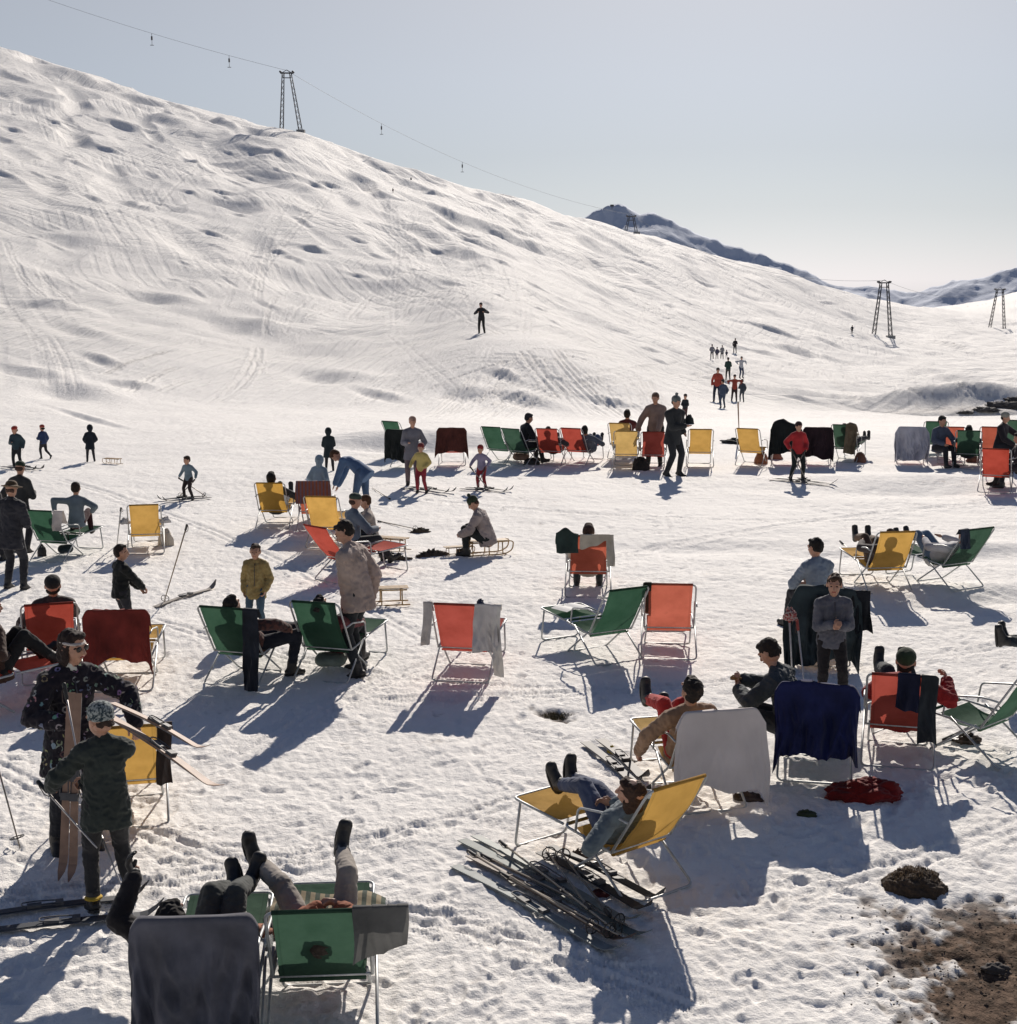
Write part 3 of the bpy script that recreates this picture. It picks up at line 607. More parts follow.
def ik(a, b, l1, l2, pole):
    d = b - a; L = d.length
    if L > (l1 + l2) * .999: b = a + d * ((l1 + l2) * .999 / L); d = b - a; L = d.length
    x = (l1 * l1 - l2 * l2 + L * L) / (2 * L); h = math.sqrt(max(0, l1 * l1 - x * x)); dn = d / L
    p = Vector(pole); p = p - dn * p.dot(dn)
    if p.length < 1e-4: p = Vector((0, 1, 0)) - dn * dn.y
    return a + dn * x + p.normalized() * h, b
STAND = dict(pel=(0, 0, .93), sp=(0, .03, 1), tw=0, hd=(0, 0), lh=(-.24, .06, .84), rh=(.24, .06, .84), lf=(-.11, 0, .085), rf=(.12, .04, .085), ft=(0, 1, -.0), le=(-.6, -1, 0), re=(.6, -1, 0), kn=(0, 1, .1))
RECL = dict(pel=(0, .05, .40), sp=(0, -.62, .77), tw=0, hd=(0, -12), lh=(-.2, .3, .66), rh=(.2, .3, .66), lf=(-.10, .93, .53), rf=(.11, .95, .53), ft=(0, .25, 1), le=(-1, -.4, -.3), re=(1, -.4, -.3), kn=(0, .2, 1))
SIT = dict(pel=(0, 0, .46), sp=(0, .12, 1), tw=0, hd=(0, 5), lh=(-.16, .38, .62), rh=(.16, .38, .62), lf=(-.14, .48, .085), rf=(.14, .52, .085), ft=(0, 1, 0), le=(-1, -.4, -.5), re=(1, -.4, -.5), kn=(0, .5, 1))
def person(loc, rz, label, h=1.72, pose=STAND, det=2, jacket=None, coat=.02, trousers=(.03, .03, .04), boots=None, hair=(.02, .014, .01), hat=None, hatc=(.02, .03, .02), long=0, skin=None,
           gloves=None, grip='', bulk=1.0, cat='person', group=None, jpat=None, jc2=None, headk=1.0, collar=None, glasses=False, fists=False, patt=None, seed=None, scarf=None, tpat=None, sleeve=1.0, wide=1.0, **kw):
    p = dict(pose)
    if pose is STAND:
        rv = random.Random(label + 'p'); ar = [((-.25, .10, .86), (.27, .04, .87)), ((-.20, .14, .95), (.26, .05, .88)), ((-.13, .28, 1.10), (.25, .08, .86)), ((-.22, .12, .95), (.21, .14, .96)), ((-.26, .0, .88), (.10, .30, 1.12)), ((-.10, .27, 1.02), (.10, .29, 1.06))]
        a_ = rv.choice(ar); p.update(lh=a_[0], rh=a_[1], lf=(-.11 - rv.uniform(0, .06), rv.uniform(-.06, .08), .085), rf=(.12 + rv.uniform(0, .06), rv.uniform(-.08, .08), .085), pel=(rv.uniform(-.03, .03), 0, .925), sp=(rv.uniform(-.04, .04), rv.uniform(.01, .10), 1), hd=(rv.uniform(-25, 25), rv.uniform(0, 14)), tw=rv.uniform(-12, 12))
    p.update(kw); s = h / 1.75
    loc = Vector(loc); root = empty('person', loc, R(rz), label, cat, group)
    rd = random.Random(label); vox = {3: .0085, 2: .013, 1: .02, 0: .03}[det]; hvox = {3: .006, 2: .010, 1: .016, 0: .028}[det]
    skm = skin or SKIN
    pel = V(*p['pel']); sp = V(*p['sp']).normalized(); tw = R(p['tw'])
    side0 = V(1, 0, 0); side0 = (side0 - sp * side0.dot(sp)).normalized()
    side = (Matrix.Rotation(tw, 3, sp) @ side0); fw = sp.cross(side) ; fw = -fw if fw.dot(V(0, 1, 0)) < 0 and abs(tw) < 1.4 else fw
    sp2 = V(*p.get('sp2', p['sp'])).normalized()
    waist = pel + sp * .16; chest = waist + (sp + sp2).normalized() * .18; neck = chest + sp2 * .16
    fs = side; ff = sp2.cross(fs).normalized(); ff = -ff if ff.dot(fw) < 0 else ff
    shL, shR = neck - sp2 * .080 - fs * .168 * wide, neck - sp2 * .080 + fs * .168 * wide
    # head
    yaw, pit = p['hd']; Hm = Matrix((fs, ff, sp2)).transposed()
    up = (sp2 * .5 + V(0, 0, 1) * .5).normalized() if 'hup' not in p else V(*p['hup']).normalized()
    f0 = ff - up * ff.dot(up)
    if f0.length < .1: f0 = V(0, 1, 0) - up * up.y
    f0.normalize(); f1 = Matrix.Rotation(R(yaw), 3, up) @ f0; r1 = f1.cross(up).normalized(); f2 = Matrix.Rotation(R(-pit), 3, r1) @ f1; u2 = r1.cross(f2).normalized()
    Mh = Matrix((r1, f2, u2)).transposed(); hk = max(headk, 1.02 + max(0, 1.52 - h) * .60) * 1.03
    hc = neck + (up * .6 + u2 * .4).normalized() * (.175 * (.75 + .25 * hk)) + f1 * .02
    H = lambda x, y, z: hc + Mh @ (Vector((x, y, z)) * hk)
    E = lambda mb, c, r, **k: mb.ell(H(*c), [q * hk for q in r], Mh, **k)
    hipL, hipR = pel - side0 * .092 - sp * .02, pel + side0 * .092 - sp * .02
    kn = p['kn']; knL, fL = ik(hipL, V(*p['lf']), .44, .42, p.get('lk', kn)); knR, fR = ik(hipR, V(*p['rf']), .44, .42, p.get('rk', kn))
    elL, hL = ik(shL, V(*p['lh']), .29, .26, p['le']); elR, hR = ik(shR, V(*p['rh']), .29, .26, p['re'])
    bd = MB()
    def torso(mb, i, hem=0, k=1.0):
        a = pel - sp * (.06 + hem)
        if hem >= 0: mb.cap(a, waist, (.165 + i) * k, (.14 + i) * k, .72, side0)
        mb.cap(waist, chest, (.132 + i) * k, (.152 + i) * k, .74, fs); mb.cap(chest, neck - sp2 * .12, (.155 + i) * k, (.120 + i) * k, .70, fs)
        for q_ in (shL, shR): mb.cap(neck + sp2 * .005, q_ + sp2 * .012, .046 + i * .7, .056 + i * .8)
        mb.cap(shL, shR, .062 + i, .062 + i); mb.cap(neck - sp2 * .07 - fs * .06, neck - sp2 * .07 + fs * .06, .075 + i, .075 + i)
    torso(bd, 0); bd.cap(neck - sp2 * .05, hc - up * .05, .056, .052)
    for sh, el, hd in ((shL, elL, hL), (shR, elR, hR)):
        bd.cap(sh, el, .050, .041); bd.cap(el, hd, .042, .027)
    for hp, k_, f in ((hipL, knL, fL), (hipR, knR, fR)):
        bd.cap(hp, k_, .088, .058); bd.cap(k_, k_ + (f - k_) * .35, .056, .058); bd.cap(k_ + (f - k_) * .35, f, .058, .040)
    # head shape
    E(bd, (0, -.012, .022), (.077, .097, .092)); E(bd, (0, .026, -.03), (.062, .068, .085)); E(bd, (0, .045, -.082), (.036, .036, .032)); E(bd, (0, -.02, -.04), (.06, .07, .06))
    bd.cap(H(0, .088, .008), H(0, .108, -.030), .010 * hk, .015 * hk); bd.cap(H(-.045, .078, .022), H(.045, .078, .022), .012 * hk, .012 * hk)
    if det >= 1:
        for sx in (-1, 1): E(bd, (sx * .079, -.008, -.008), (.011, .022, .033))
    bd.cap(H(-.018, .083, -.058), H(.018, .083, -.058), .010 * hk, .010 * hk)
    def hand(mb, w, el, sx, inf=0, curl=.4):
        d = (w - el).normalized(); hv = p.get('ld' if sx < 0 else 'rd'); d = V(*hv).normalized() if hv else d
        pn = p.get('lp' if sx < 0 else 'rp'); palm = V(*pn) if pn else (pel + sp * .2 - w)
        palm = (palm - d * palm.dot(d)); palm = palm.normalized() if palm.length > 1e-3 else frame(d)[0]
        lat = d.cross(palm).normalized()
        th = lat if lat.dot(V(0, .6, .4)) > 0 else -lat; k0 = w + d * .10
        mb.cap(w + d * .025, w + d * .082, .030 + inf, .037 + inf, .42, lat)
        if fists or curl > .8: curl = 1.0
        if det >= 2:
            for k in range(4):
                q = k0 - d * .008 + th * (.03 - .02 * k); Ls = (.042, .047, .044, .034)[k]; a1 = R(30 + 60 * curl); a2 = R(60 + 110 * curl)
                d1 = d * math.cos(a1 * .6) + palm * math.sin(a1 * .6); d2 = d * math.cos(a2 * .75) + palm * math.sin(a2 * .75)
                m = q + d1 * Ls; e = m + d2 * Ls * .85; r_ = .0092 + inf; mb.cap(q, m, r_, r_ * .95, n=8); mb.cap(m, e, r_ * .95, r_ * .82, n=8)
            t0 = w + d * .035 + th * .026; t1 = t0 + (d * .6 + th * .75 + palm * .25).normalized() * .04; mb.cap(t0, t1, .013 + inf, .0115 + inf, n=8); mb.cap(t1, t1 + (d * .8 + palm * .55).normalized() * .03, .011 + inf, .009 + inf, n=8)
        else: mb.cap(w + d * .08, w + d * .15, .032 + inf, .022 + inf, .5, lat)
        return w + d * .085 + palm * .03
    cl, cr = (1 if 'l' in grip else .35), (1 if 'r' in grip else .35)
    gL = hand(bd if not gloves else MB(), hL, elL, -1, 0, cl); gR = hand(bd if not gloves else MB(), hR, elR, 1, 0, cr)
    if gloves:
        for w_, e_, sx, c_ in ((hL, elL, -1, cl), (hR, elR, 1, cr)):
            g = MB(); hand(g, w_, e_, sx, .004, c_); g.cap(w_ - (w_ - e_).normalized() * .05, w_ + (w_ - e_).normalized() * .03, .038, .034); job('glove', sc(g, s), gloves, root, hvox, 1)
            bd.cap(w_, w_ + (w_ - e_).normalized() * .06, .024, .018)
    # feet inside shoes
    boots = boots or LEATHER
    for f, k_, key in ((fL, knL, 'lt'), (fR, knR, 'rt')):
        ft = V(*p.get(key, p['ft'])); sd = (f - k_).normalized(); ft = (ft - sd * ft.dot(sd)).normalized(); lat = ft.cross(sd)
        bd.cap(f + sd * .03, f + ft * .13 + sd * .05, .030, .024)
        b = MB(); b.cap(f - sd * .07, f + sd * .01, .060, .055); b.cap(f + sd * .040 - ft * .045, f + sd * .044 + ft * .165, .046, .052, .78, lat); b.cap(f + sd * .0, f + ft * .10 + sd * .03, .052, .043)
        bo = job('boot', sc(b, s), boots, root, vox if det < 3 else .009, 2)
        if det >= 2:
            so_ = MB(); ring = []
            n = 14
            for zz in (.068, .086):
                i0 = len(so_.v)
                for k in range(n):
                    t_ = 2 * math.pi * k / n; yy = math.cos(t_); wd = .049 + .008 * max(0, yy); so_.v.append(f + sd * zz + ft * (.055 + .155 * yy * .9) + lat * wd * math.sin(t_))
                ring.append(i0)
            so_.skin(ring, n); sc(so_, s); so_.build('sole', RUBBER, bo, False)
    job('body', sc(bd, s), skm, root, hvox if det < 3 else .0065, 2)
    # clothes
    jb = MB(); i = .016 * bulk
    if jacket is not None:
        jm = jacket if hasattr(jacket, 'node_tree') else fabric(jacket, .13, 1, 0, .85, jpat, jc2)
        torso(jb, i, -.08, 1.0); jb.barrel(pel - sp * (.11 + coat), pel + sp * .02, .168 + i + .22 * coat, .164 + i, .80, side0); jb.barrel(pel + sp * .0, waist + sp * .06, .166 + i, .136 + i, .80, side0)
        for sh, el, hd in ((shL, elL, hL), (shR, elR, hR)):
            jb.cap(sh, el, .058 + i, .050 + i)
            e2 = el + (hd - el) * .97 * sleeve; jb.cap(el, e2, .050 + i, .036 + i)
        jb.cap(neck - sp2 * .06, neck + up * .012, .078 + i * .5, .062 + i * .3, .95, fs)
        for c0 in range(2): pass
        job('jacket', sc(jb, s), jm, root, vox, 3, .016 * (det >= 2) * min(bulk, 1.5), rd.uniform(0, 40))
    if jacket is not None and det >= 2:
        for e_, h_ in ((elL, hL), (elR, hR)):
            d_ = (h_ - e_).normalized(); cb = MB(); cb.barrel(h_ - d_ * .055, h_ - d_ * .012, .042 + i * .8, .038 + i * .8, 1, frame(d_)[0]); sc(cb, s).build('cuff', jm, root)
        zp = MB(); fz = ff * (.113 + i); zp.tube([neck - sp2 * .03 + ff * (.068 + i * .5), chest + fz * 1.06, waist + fz * 1.0, pel + sp * .0 + fw * (.128 + i)], .006, 6); sc(zp, s).build('zip', DKSTEEL, root)
    if collar: job('collar', sc(MB().cap(neck - sp2 * .02, neck + up * .05, .070, .064), s), fabric(collar), root, vox, 1)
    if scarf: job('scarf', sc(MB().cap(neck - fs * .05, neck + fs * .05 + ff * .03, .075, .07, .8), s), fabric(scarf), root, vox, 2, .006, 3)
    tm = trousers if hasattr(trousers, 'node_tree') else fabric(trousers, .15, 1, 0, .85, tpat)
    tb = MB(); tb.cap(pel - sp * .06, pel + sp * .03, .160, .142, .76, side0)
    for hp, k_, f in ((hipL, knL, fL), (hipR, knR, fR)):
        tb.cap(hp, k_, .098 * min(bulk, 1.6) ** .35, .073); e = f + (k_ - f).normalized() * .055; tb.cap(k_, k_ + (e - k_) * .4, .073, .070); tb.cap(k_ + (e - k_) * .4, e, .070, .058)
    job('trousers', sc(tb, s), tm, root, vox, 3, .012 * (det >= 2), rd.uniform(0, 40))
    # hair, hats
    hb = MB()
    if hat in (None, 'band') or long:
        E(hb, (0, -.022, .034), (.086, .100, .094)); E(hb, (0, -.05, -.01), (.080, .065, .07)); E(hb, (0, .04, .085), (.062, .045, .03))
        if long: E(hb, (0, -.055, -.075), (.083, .055, .09)); [E(hb, (sx * .072, -.012, -.06), (.026, .045, .085)) for sx in (-1, 1)]
    elif hat in ('cap', 'beanie', 'pom', 'brim'): E(hb, (0, -.05, -.02), (.078, .06, .055))
    if hat != 'hood' and hb.v: job('hair', sc(hb, s), plain('hair', hair, .85, 0, .35, 60, .01), root, hvox, 0, .022 if det >= 2 else .0, rd.uniform(0, 9))
    if hat and hat != 'band':
        t = MB()
        if hat == 'hood': E(t, (0, -.03, .01), (.105, .112, .125)); t.cap(H(0, -.05, -.09), neck, .085, .09); 
        elif hat == 'cap': E(t, (0, -.012, .058), (.090, .108, .072)); t.cap(H(-.04, .09, .05), H(.04, .09, .05), .028, .028, .35, fs)
        elif hat == 'brim': E(t, (0, -.01, .075), (.088, .10, .07)); E(t, (0, 0, .045), (.165, .175, .018))
        else: E(t, (0, -.016, .052), (.090, .105, .085)); E(t, (0, -.014, .012), (.091, .106, .03))
        if hat == 'hood':
            f_ = MB()
        ho = job({'hood': 'hood', 'cap': 'cap', 'brim': 'hat'}.get(hat, 'woolly_hat'), sc(t, s), fabric(hatc, .2, 2, 0, .9, patt, (.35, .38, .36) if patt else None), root, vox, 1)
        if hat == 'pom': job('pompom', sc(E(MB(), (0, -.02, .155), (.035, .035, .035)), s), fabric(hatc, .2, 4), root, vox, 0)
    if hat == 'band': job('headband', sc(E(MB(), (0, -.01, .035), (.0895, .106, .022)), s), fabric(hatc, .1), root, vox * .7, 1)
    if det >= 2:
        for sx in (-1, 1):
            if not glasses: E(MB(), (sx * .031, .0795, .006), (.012, .010, .008)) and 0; e = MB(); E(e, (sx * .031, .083, .004), (.012, .009, .0075), n=8, m=6); sc(e, s).build('eye', EYE, root)
        l = MB(); l.cap(H(-.017, .090, -.058), H(.017, .090, -.058), .006 * hk, .006 * hk, n=8); sc(l, s).build('mouth', LIP, root)
    if glasses:
        g = MB()
        for sx in (-1, 1): E(g, (sx * .036, .090, .004), (.028, .010, .022), n=10, m=7)
        g.cap(H(-.07, .075, .012), H(.07, .075, .012), .006, .006, n=6); sc(g, s).build('sunglasses', EYE, root)
    Mw = Matrix.Translation(loc) @ Matrix.Rotation(R(rz), 4, 'Z')
    W_ = lambda q: Mw @ (q * s)
    return dict(root=root, L=W_(gL), R=W_(gR), M=Mw, s=s, hL=W_(hL), hR=W_(hR), fL=W_(fL), fR=W_(fR), head=W_(hc))
def sc(mb, s):
    if s != 1: mb.v = [v * s for v in mb.v]
    return mb
def at(px, py, **k): return P(px, py)
def on(ch, label, dy=0, dx=0, rot=0, pose=RECL, **kw):
    M = ch.matrix_basis; q = M @ Vector((dx, dy, 0)); return person(q, math.degrees(ch.rotation_euler.z) + rot, label, pose=pose, **kw)
# ================================================================ skis, poles, sledges, oddments
def ski(loc, d, up, label, L=1.95, c=(.02, .03, .05), c2=None, name='ski', cat='ski', group=None, binding=True, w=.042, cur=1):
    """loc = tail, d = direction to the tip"""
    d = Vector(d).normalized(); s = d.cross(Vector(up)).normalized(); u = s.cross(d); M = Matrix((s, d, u)).transposed().to_4x4(); M.translation = Vector(loc)
    t = bpy.data.objects.new(name, None); col.objects.link(t); t.matrix_basis = M; t.empty_display_size = .1; tag(t, label, cat, group)
    b = MB(); rs = []
    for k in range(25):
        v = k / 24; y = v * L; z = .012 * math.sin(math.pi * min(v / .88, 1)) + (0 if v < .88 else ((v - .88) / .12) ** 2 * .11 * cur)
        ww = w * (1 - .16 * math.sin(math.pi * min(v / .9, 1))) * (1 if v < .93 else max(.12, 1 - ((v - .93) / .07) ** 2)); th = .006 + .006 * math.sin(math.pi * min(1, v / .9))
        i0 = len(b.v); b.v += [Vector((-ww, y, z)), Vector((ww, y, z)), Vector((ww, y, z + th)), Vector((-ww, y, z + th))]; rs.append(i0)
    b.skin(rs, 4); b.build('board', plain('ski_lacquer', c, .62, 0, .25, 9), t, False)
    b2 = MB(); 
    for sx in (-1, 1): b2.tube([(sx * w * .93, .03, .002), (sx * w * .82, L * .45, .010), (sx * w * .9, L * .86, .002)], .003, 5)
    b2.build('edge', STEEL, t)
    if binding:
        q = MB().box((0, L * .44, .028), (.032, .05, .012)).box((0, L * .56, .03), (.035, .028, .016)).tube(bez([(-.04, L * .56, .035), (-.043, L * .46, .045), (-.03, L * .38, .05), (.03, L * .38, .05), (.043, L * .46, .045), (.04, L * .56, .035)], .03), .005, 6)
        q.build('binding', plain('binding_metal', (.11, .11, .115), .65, .2), t, False)
    return t
def pole(a, b, label, c=(.5, .5, .48), group=None, grip=(.02, .02, .02), r=.008, basket=True):
    """a = grip end, b = point"""
    a = Vector(a); b = Vector(b); d = (b - a); L = d.length; d.normalize(); s, u = frame(d); M = Matrix((s, u, d)).transposed().to_4x4(); M.translation = a
    t = bpy.data.objects.new('ski_pole', None); col.objects.link(t); t.matrix_basis = M; t.empty_display_size = .1; tag(t, label, 'ski pole', group)
    MB().tube([(0, 0, .08), (0, 0, L - .04), (0, 0, L)], r, 8, taper=r * .5).build('shaft', plain('pole_shaft', c, .35, .4), t)
    MB().cap((0, 0, .005), (0, 0, .11), .017, .014).build('grip', plain('pole_grip', grip, .6), t)
    if basket:
        k = MB(); n = 16; k.tube([(.055 * math.cos(6.283 * q / n), .055 * math.sin(6.283 * q / n), L - .09) for q in range(n)], .005, 6, True)
        for q in range(4): k.tube([(0, 0, L - .075), (.055 * math.cos(1.571 * q), .055 * math.sin(1.571 * q), L - .09)], .003, 5)
        k.build('basket', RUBBER, t)
    st = MB(); st.tube([(0, 0, .01), (.03, .01, .05), (.035, 0, .13), (.01, 0, .16), (-.015, 0, .1), (0, 0, .02)], .004, 5); st.build('strap', LEATHER_BR, t)
    return t
def sled(px, py, rz, label, s=1.0, group='wooden sledges on the snow'):
    p = P(px, py); t = empty('sledge', p, R(rz), label, 'sledge', group); t.scale = (s, s, s)
    for sx in (-1, 1):
        MB().tube(bez([(sx * .17, -.50, .012), (sx * .17, .35, .012), (sx * .165, .52, .10), (sx * .15, .54, .27), (sx * .14, .44, .29)], .12, 5), .014, 6).build('runner', WOOD, t)
        MB().tube([(sx * .14, -.45, .27), (sx * .14, .44, .28)], .015, 6).build('rail', WOOD, t)
        for y in (-.36, .0, .30): MB().tube([(sx * .17, y, .02), (sx * .135, y, .27)], .013, 6).build('post', WOOD, t)
    for k in range(5): MB().box((-.104 + .052 * k, -.02, .295), (.018, .46, .007)).build('slat', WOOD, t, False)
    for y in (-.36, .0, .30): MB().box((0, y, .276), (.16, .016, .012)).build('crossbar', WOOD, t, False)
    return t
def heap(name, loc, r, mat, label, cat, seed=0, res=26, rough=.35, group=None, kind=None, sharp=2.2):
    a = Vector(loc); rx, ry, rz = r
    def fn(u, v):
        th = u * 2 * math.pi; k = math.sin(v * math.pi / 2); q = Vector((math.cos(th) * k, math.sin(th) * k, math.cos(v * math.pi / 2)))
        n = mnoise.noise(q * sharp + Vector((seed, 0, 0))) + .5 * mnoise.noise(q * sharp * 2.3 + Vector((seed, 5, 0))) + .3 * mnoise.noise(q * sharp * 5 + Vector((0, seed, 0)))
        m = 1 + rough * n; return (q.x * rx * m, q.y * ry * m, q.z * rz * m - .02)
    o = MB().grid(fn, res * 2, res).build(name, mat, None, True, a); tag(o, label, cat, group, kind); return o
def bag(px, py, c, label, w=.32, h=.28, dp=.16, rz=0, name='bag', cat='bag', group=None):
    p = P(px, py); t = empty(name, p, R(rz), label, cat, group)
    b = MB(); b.cap((-w / 2 + dp * .4, 0, h * .45), (w / 2 - dp * .4, 0, h * .45), h * .5, h * .5, dp / h); job('body', b, fabric(c, .2), t, .012, 2, .008, px)
    MB().tube(bez([(-w * .25, 0, h * .8), (-w * .2, 0, h * 1.25), (w * .2, 0, h * 1.25), (w * .25, 0, h * .8)], .06), .008, 6).build('handle', LEATHER_BR, t); return t
# ================================================================ the place
def hgt(px, py, top):
    q = P(px, py); return CAMH + math.hypot(q.x, q.y) * slope_at(px, top) - q.z
def stand(px, py, top, rz, label, **kw):
    q = P(px, py); kw.setdefault('h', hgt(px, py, top)); q.z -= .01
    if 'det' not in kw: d = math.hypot(q.x, q.y); kw['det'] = 3 if d < 13.5 else 2 if d < 21 else 1 if d < 55 else 0
    return person(q, rz, label, **kw)
def pt(px, py, d):            # point seen at a pixel at the given distance
    r = ray(px, py); k = d / math.hypot(r.x, r.y); return Vector((r.x * k, r.y * k, CAMH + r.z * k))
LP = lambda *a: Vector(a)
# colours
BLK = (.030, .030, .036); NAVY = (.018, .022, .045); GREY = (.20, .20, .20); TAN = (.34, .25, .20); BEIGE = (.46, .40, .33); DGREEN = (.03, .05, .04); BROWN = (.09, .045, .03)
MAROON = (.16, .025, .02); WHT = (.66, .65, .63); REDC = (.45, .035, .03); JEAN = (.06, .10, .20); LBLUE = (.22, .30, .40); PURP = (.25, .22, .36); SWEAT = (.13, .15, .17)
# ---- foreground, bottom edge
c1 = chair(322, 1046, -3, 'green', 'green deck chair at the bottom edge with a person whose legs are spread')
on(c1, 'person lying in the lowest green chair, pale grey trousers, legs spread wide in the air', dy=.02, rot=0, det=3, h=1.72, pel=(0, .22, .36), sp=(0, -.92, .34), sp2=(0, -.92, .30), hd=(0, -10),
   lf=(-.50, .86, .68), rf=(.08, .90, .72), lt=(-.25, .0, 1), rt=(.22, .0, 1), lk=(-.3, .1, 1), rk=(.2, .1, 1), lh=(-.05, .22, .60), rh=(.10, .22, .60), jacket=(.30, .10, .05), trousers=(.34, .30, .26), hair=(.03, .018, .01), hat=None, boots=LEATHER)
drape(c1, 'windbreaker', fabric((.13, .13, .125), .15, 1, .3), 'grey windbreaker hung over the right corner of the lowest green chair', 'jacket', w=.15, back=.27, front=.10, seed=3, x0=.36, hem=.12, skew=-.25)
bk = empty('blanket', c1.matrix_basis @ Vector((-.02, .52, .0)), R(3), 'striped picnic blanket across the legs of the bottom chairs', 'blanket'); 
MB().grid(lambda u, v: ((u - .5) * .78, (v - .5) * .52, .455 + .02 * math.sin(u * 9) + .012 * math.sin(v * 12 + u * 5) - .25 * max(0, abs(u - .5) - .33)), 30, 16).build('cloth', fabric((.04, .06, .04), .2, 1, 0, .9, 'stripe', (.26, .21, .13)), bk)
c2 = chair(203, 1062, -8, 'green', 'deck chair at the bottom edge hidden under a charcoal coat')
drape(c2, 'coat', fabric((.115, .115, .135), .2, .8), 'charcoal coat thrown over the chair back at the bottom left', 'coat', w=.37, back=.85, front=.16, seed=8, hem=.03, fold=.042, flare=.34)
on(c2, 'person in black lying in the chair under the charcoal coat, one arm raised', det=3, h=1.74, pel=(.0, .08, .40), sp=(-.25, -.72, .60), lf=(.06, .78, .57), rf=(.16, .80, .60), lt=(-.3, .1, 1), rt=(.35, .1, 1), hd=(0, -5),
   lh=(-.44, .02, .98), rh=(.2, .35, .56), le=(-1, -.5, -.4), jacket=(.02, .018, .02), trousers=(.06, .065, .06), hair=(.012, .008, .006), gloves=LEATHER, ld=(-.35, .15, 1))
heap('sweater', c2.matrix_basis @ Vector((.08, .10, .56)), (.24, .17, .12), fabric((.26, .09, .05), .2, 1.5, 0, .9, 'knit', (.40, .20, .13)), 'rusty brown knitted sweater on the lap of the person in the lowest left chair', 'sweater', 4, 24, .3)
pole(pt(166, 905, 8.35), pt(198, 1030, 8.0), 'grey ski pole leaning across the charcoal coat at the bottom edge', c=(.25, .27, .33), basket=False)
# ---- yellow chair with the sleeper
c3 = chair(661, 896, 44, 'yellow', 'yellow deck chair turned sideways with a sleeper in blue jeans')
on(c3, 'person asleep in the sideways yellow chair, long brown hair, blue jeans, black boots up', det=3, h=1.68, dx=-.05, pel=(.02, .05, .42), sp=(-.30, -.62, .62), sp2=(-.35, -.62, .45), hd=(35, 8), lh=(-.36, -.08, .42), rh=(.05, .12, .60),
   le=(-1, -.2, -.6), lf=(.05, .80, .56), rf=(.24, .86, .56), lt=(-.15, .35, 1), rt=(.2, .35, 1), lk=(0, .3, 1), rk=(0, .3, 1), jacket=(.16, .20, .22), trousers=(.085, .105, .17), boots=LEATHER, hair=(.065, .03, .015), long=1, tpat=None)
# ---- white towel chair
c4 = chair(711, 812, 21, 'paleyellow', 'deck chair behind the sleeper with a pale towel over its back', group='yellow canvas deck chairs on the snow')
drape(c4, 'towel', fabric((.64, .58, .55), .06, .6), 'pale pinkish white towel spread over a chair back', 'towel', w=.50, back=.66, front=.12, seed=5, hem=.05, skew=.22, fold=.008)
on(c4, 'person in tan jacket and red trousers lounging in the towel covered chair', det=3, h=1.74, dx=-.06, pel=(-.03, .02, .46), sp=(-.10, -.50, .84), hd=(10, -8), lh=(-.42, .12, .42), rh=(.22, .2, .56), le=(-1, -.3, 0),
   lf=(-.14, .74, .70), rf=(.05, .72, .56), jacket=(.30, .19, .12), trousers=REDC, boots=LEATHER, hair=(.02, .012, .008))
# ---- blue jacket chair with the man eating
c5 = chair(814, 783, 0, 'green', 'deck chair hidden under a royal blue jacket')
drape(c5, 'jacket', fabric((.012, .017, .075), .2, .8), 'royal blue jacket draped over a chair back', 'jacket', w=.44, back=.64, front=.22, seed=12, hem=.05, skew=-.15, fold=.036, lift=.03)
mA = on(c5, 'person in dark grey hoodie seated sideways beside the blue jacket, eating', rot=72, pose=SIT, dx=-.30, dy=-.02, det=3, h=1.74, pel=(0, -.08, .46), sp=(0, .20, 1), sp2=(0, .45, 1), hd=(-8, 22), lh=(-.10, .40, .72), rh=(.06, .42, .78), rp=(0, -1, .4),
   lf=(-.12, .38, .085), rf=(.14, .42, .085), jacket=(.055, .065, .07), trousers=(.04, .045, .05), hair=(.02, .012, .008), bulk=1.5, grip='lr')
heap('bread_roll', mA['R'] + Vector((-.02, 0, .0)), (.055, .04, .04), plain('bread', (.30, .16, .06), .8), 'small bread roll in the hand of the person in the grey hoodie', 'bread', 3, 12)
# ---- red chair with navy scarf
c6 = chair(897, 768, 0, 'red', 'red deck chair with a navy scarf on its back')
on(c6, 'person in red sweater and dark green cap lounging in the red chair with the scarf', det=3, h=1.76, pel=(.02, .06, .42), sp=(.03, -.58, .80), hd=(-6, -4), rh=(.42, .08, .74), re=(1, -.6, -.9), lh=(-.22, .25, .55), le=(-1, -.5, -.5),
   lf=(-.20, .78, .66), rf=(.02, .80, .66), jacket=(.30, .02, .02), trousers=(.03, .035, .04), hat='cap', hatc=(.035, .05, .025), boots=LEATHER, bulk=1.3)
drape(c6, 'scarf', fabric((.012, .014, .035), .2), 'navy wool scarf hanging on the red chair back', 'scarf', w=.10, back=.33, front=.12, seed=4, x0=.07, hem=.10, skew=.2)
drape(c6, 'scarf', fabric((.03, .035, .04), .2), 'dark grey shawl hanging from the right corner of the red chair back', 'shawl', w=.085, back=.62, front=.12, seed=9, x0=.26, hem=.14)
# ---- chair at the right edge and the legs behind it
c7 = chair(1016, 762, 62, 'green', 'empty green deck chair at the right edge with its footrest towards the left')
c7b = chair(1122, 708, 84, 'yellow', 'yellow deck chair past the right edge under a person in dark boots', foot=False, group='yellow canvas deck chairs on the snow')
on(c7b, 'person at the right edge showing only dark trousers and boots', det=2, lf=(-.08, .84, .62), rf=(.10, .86, .60), lt=(-.3, .2, 1), rt=(.3, .3, 1), jacket=NAVY, trousers=(.03, .04, .05))
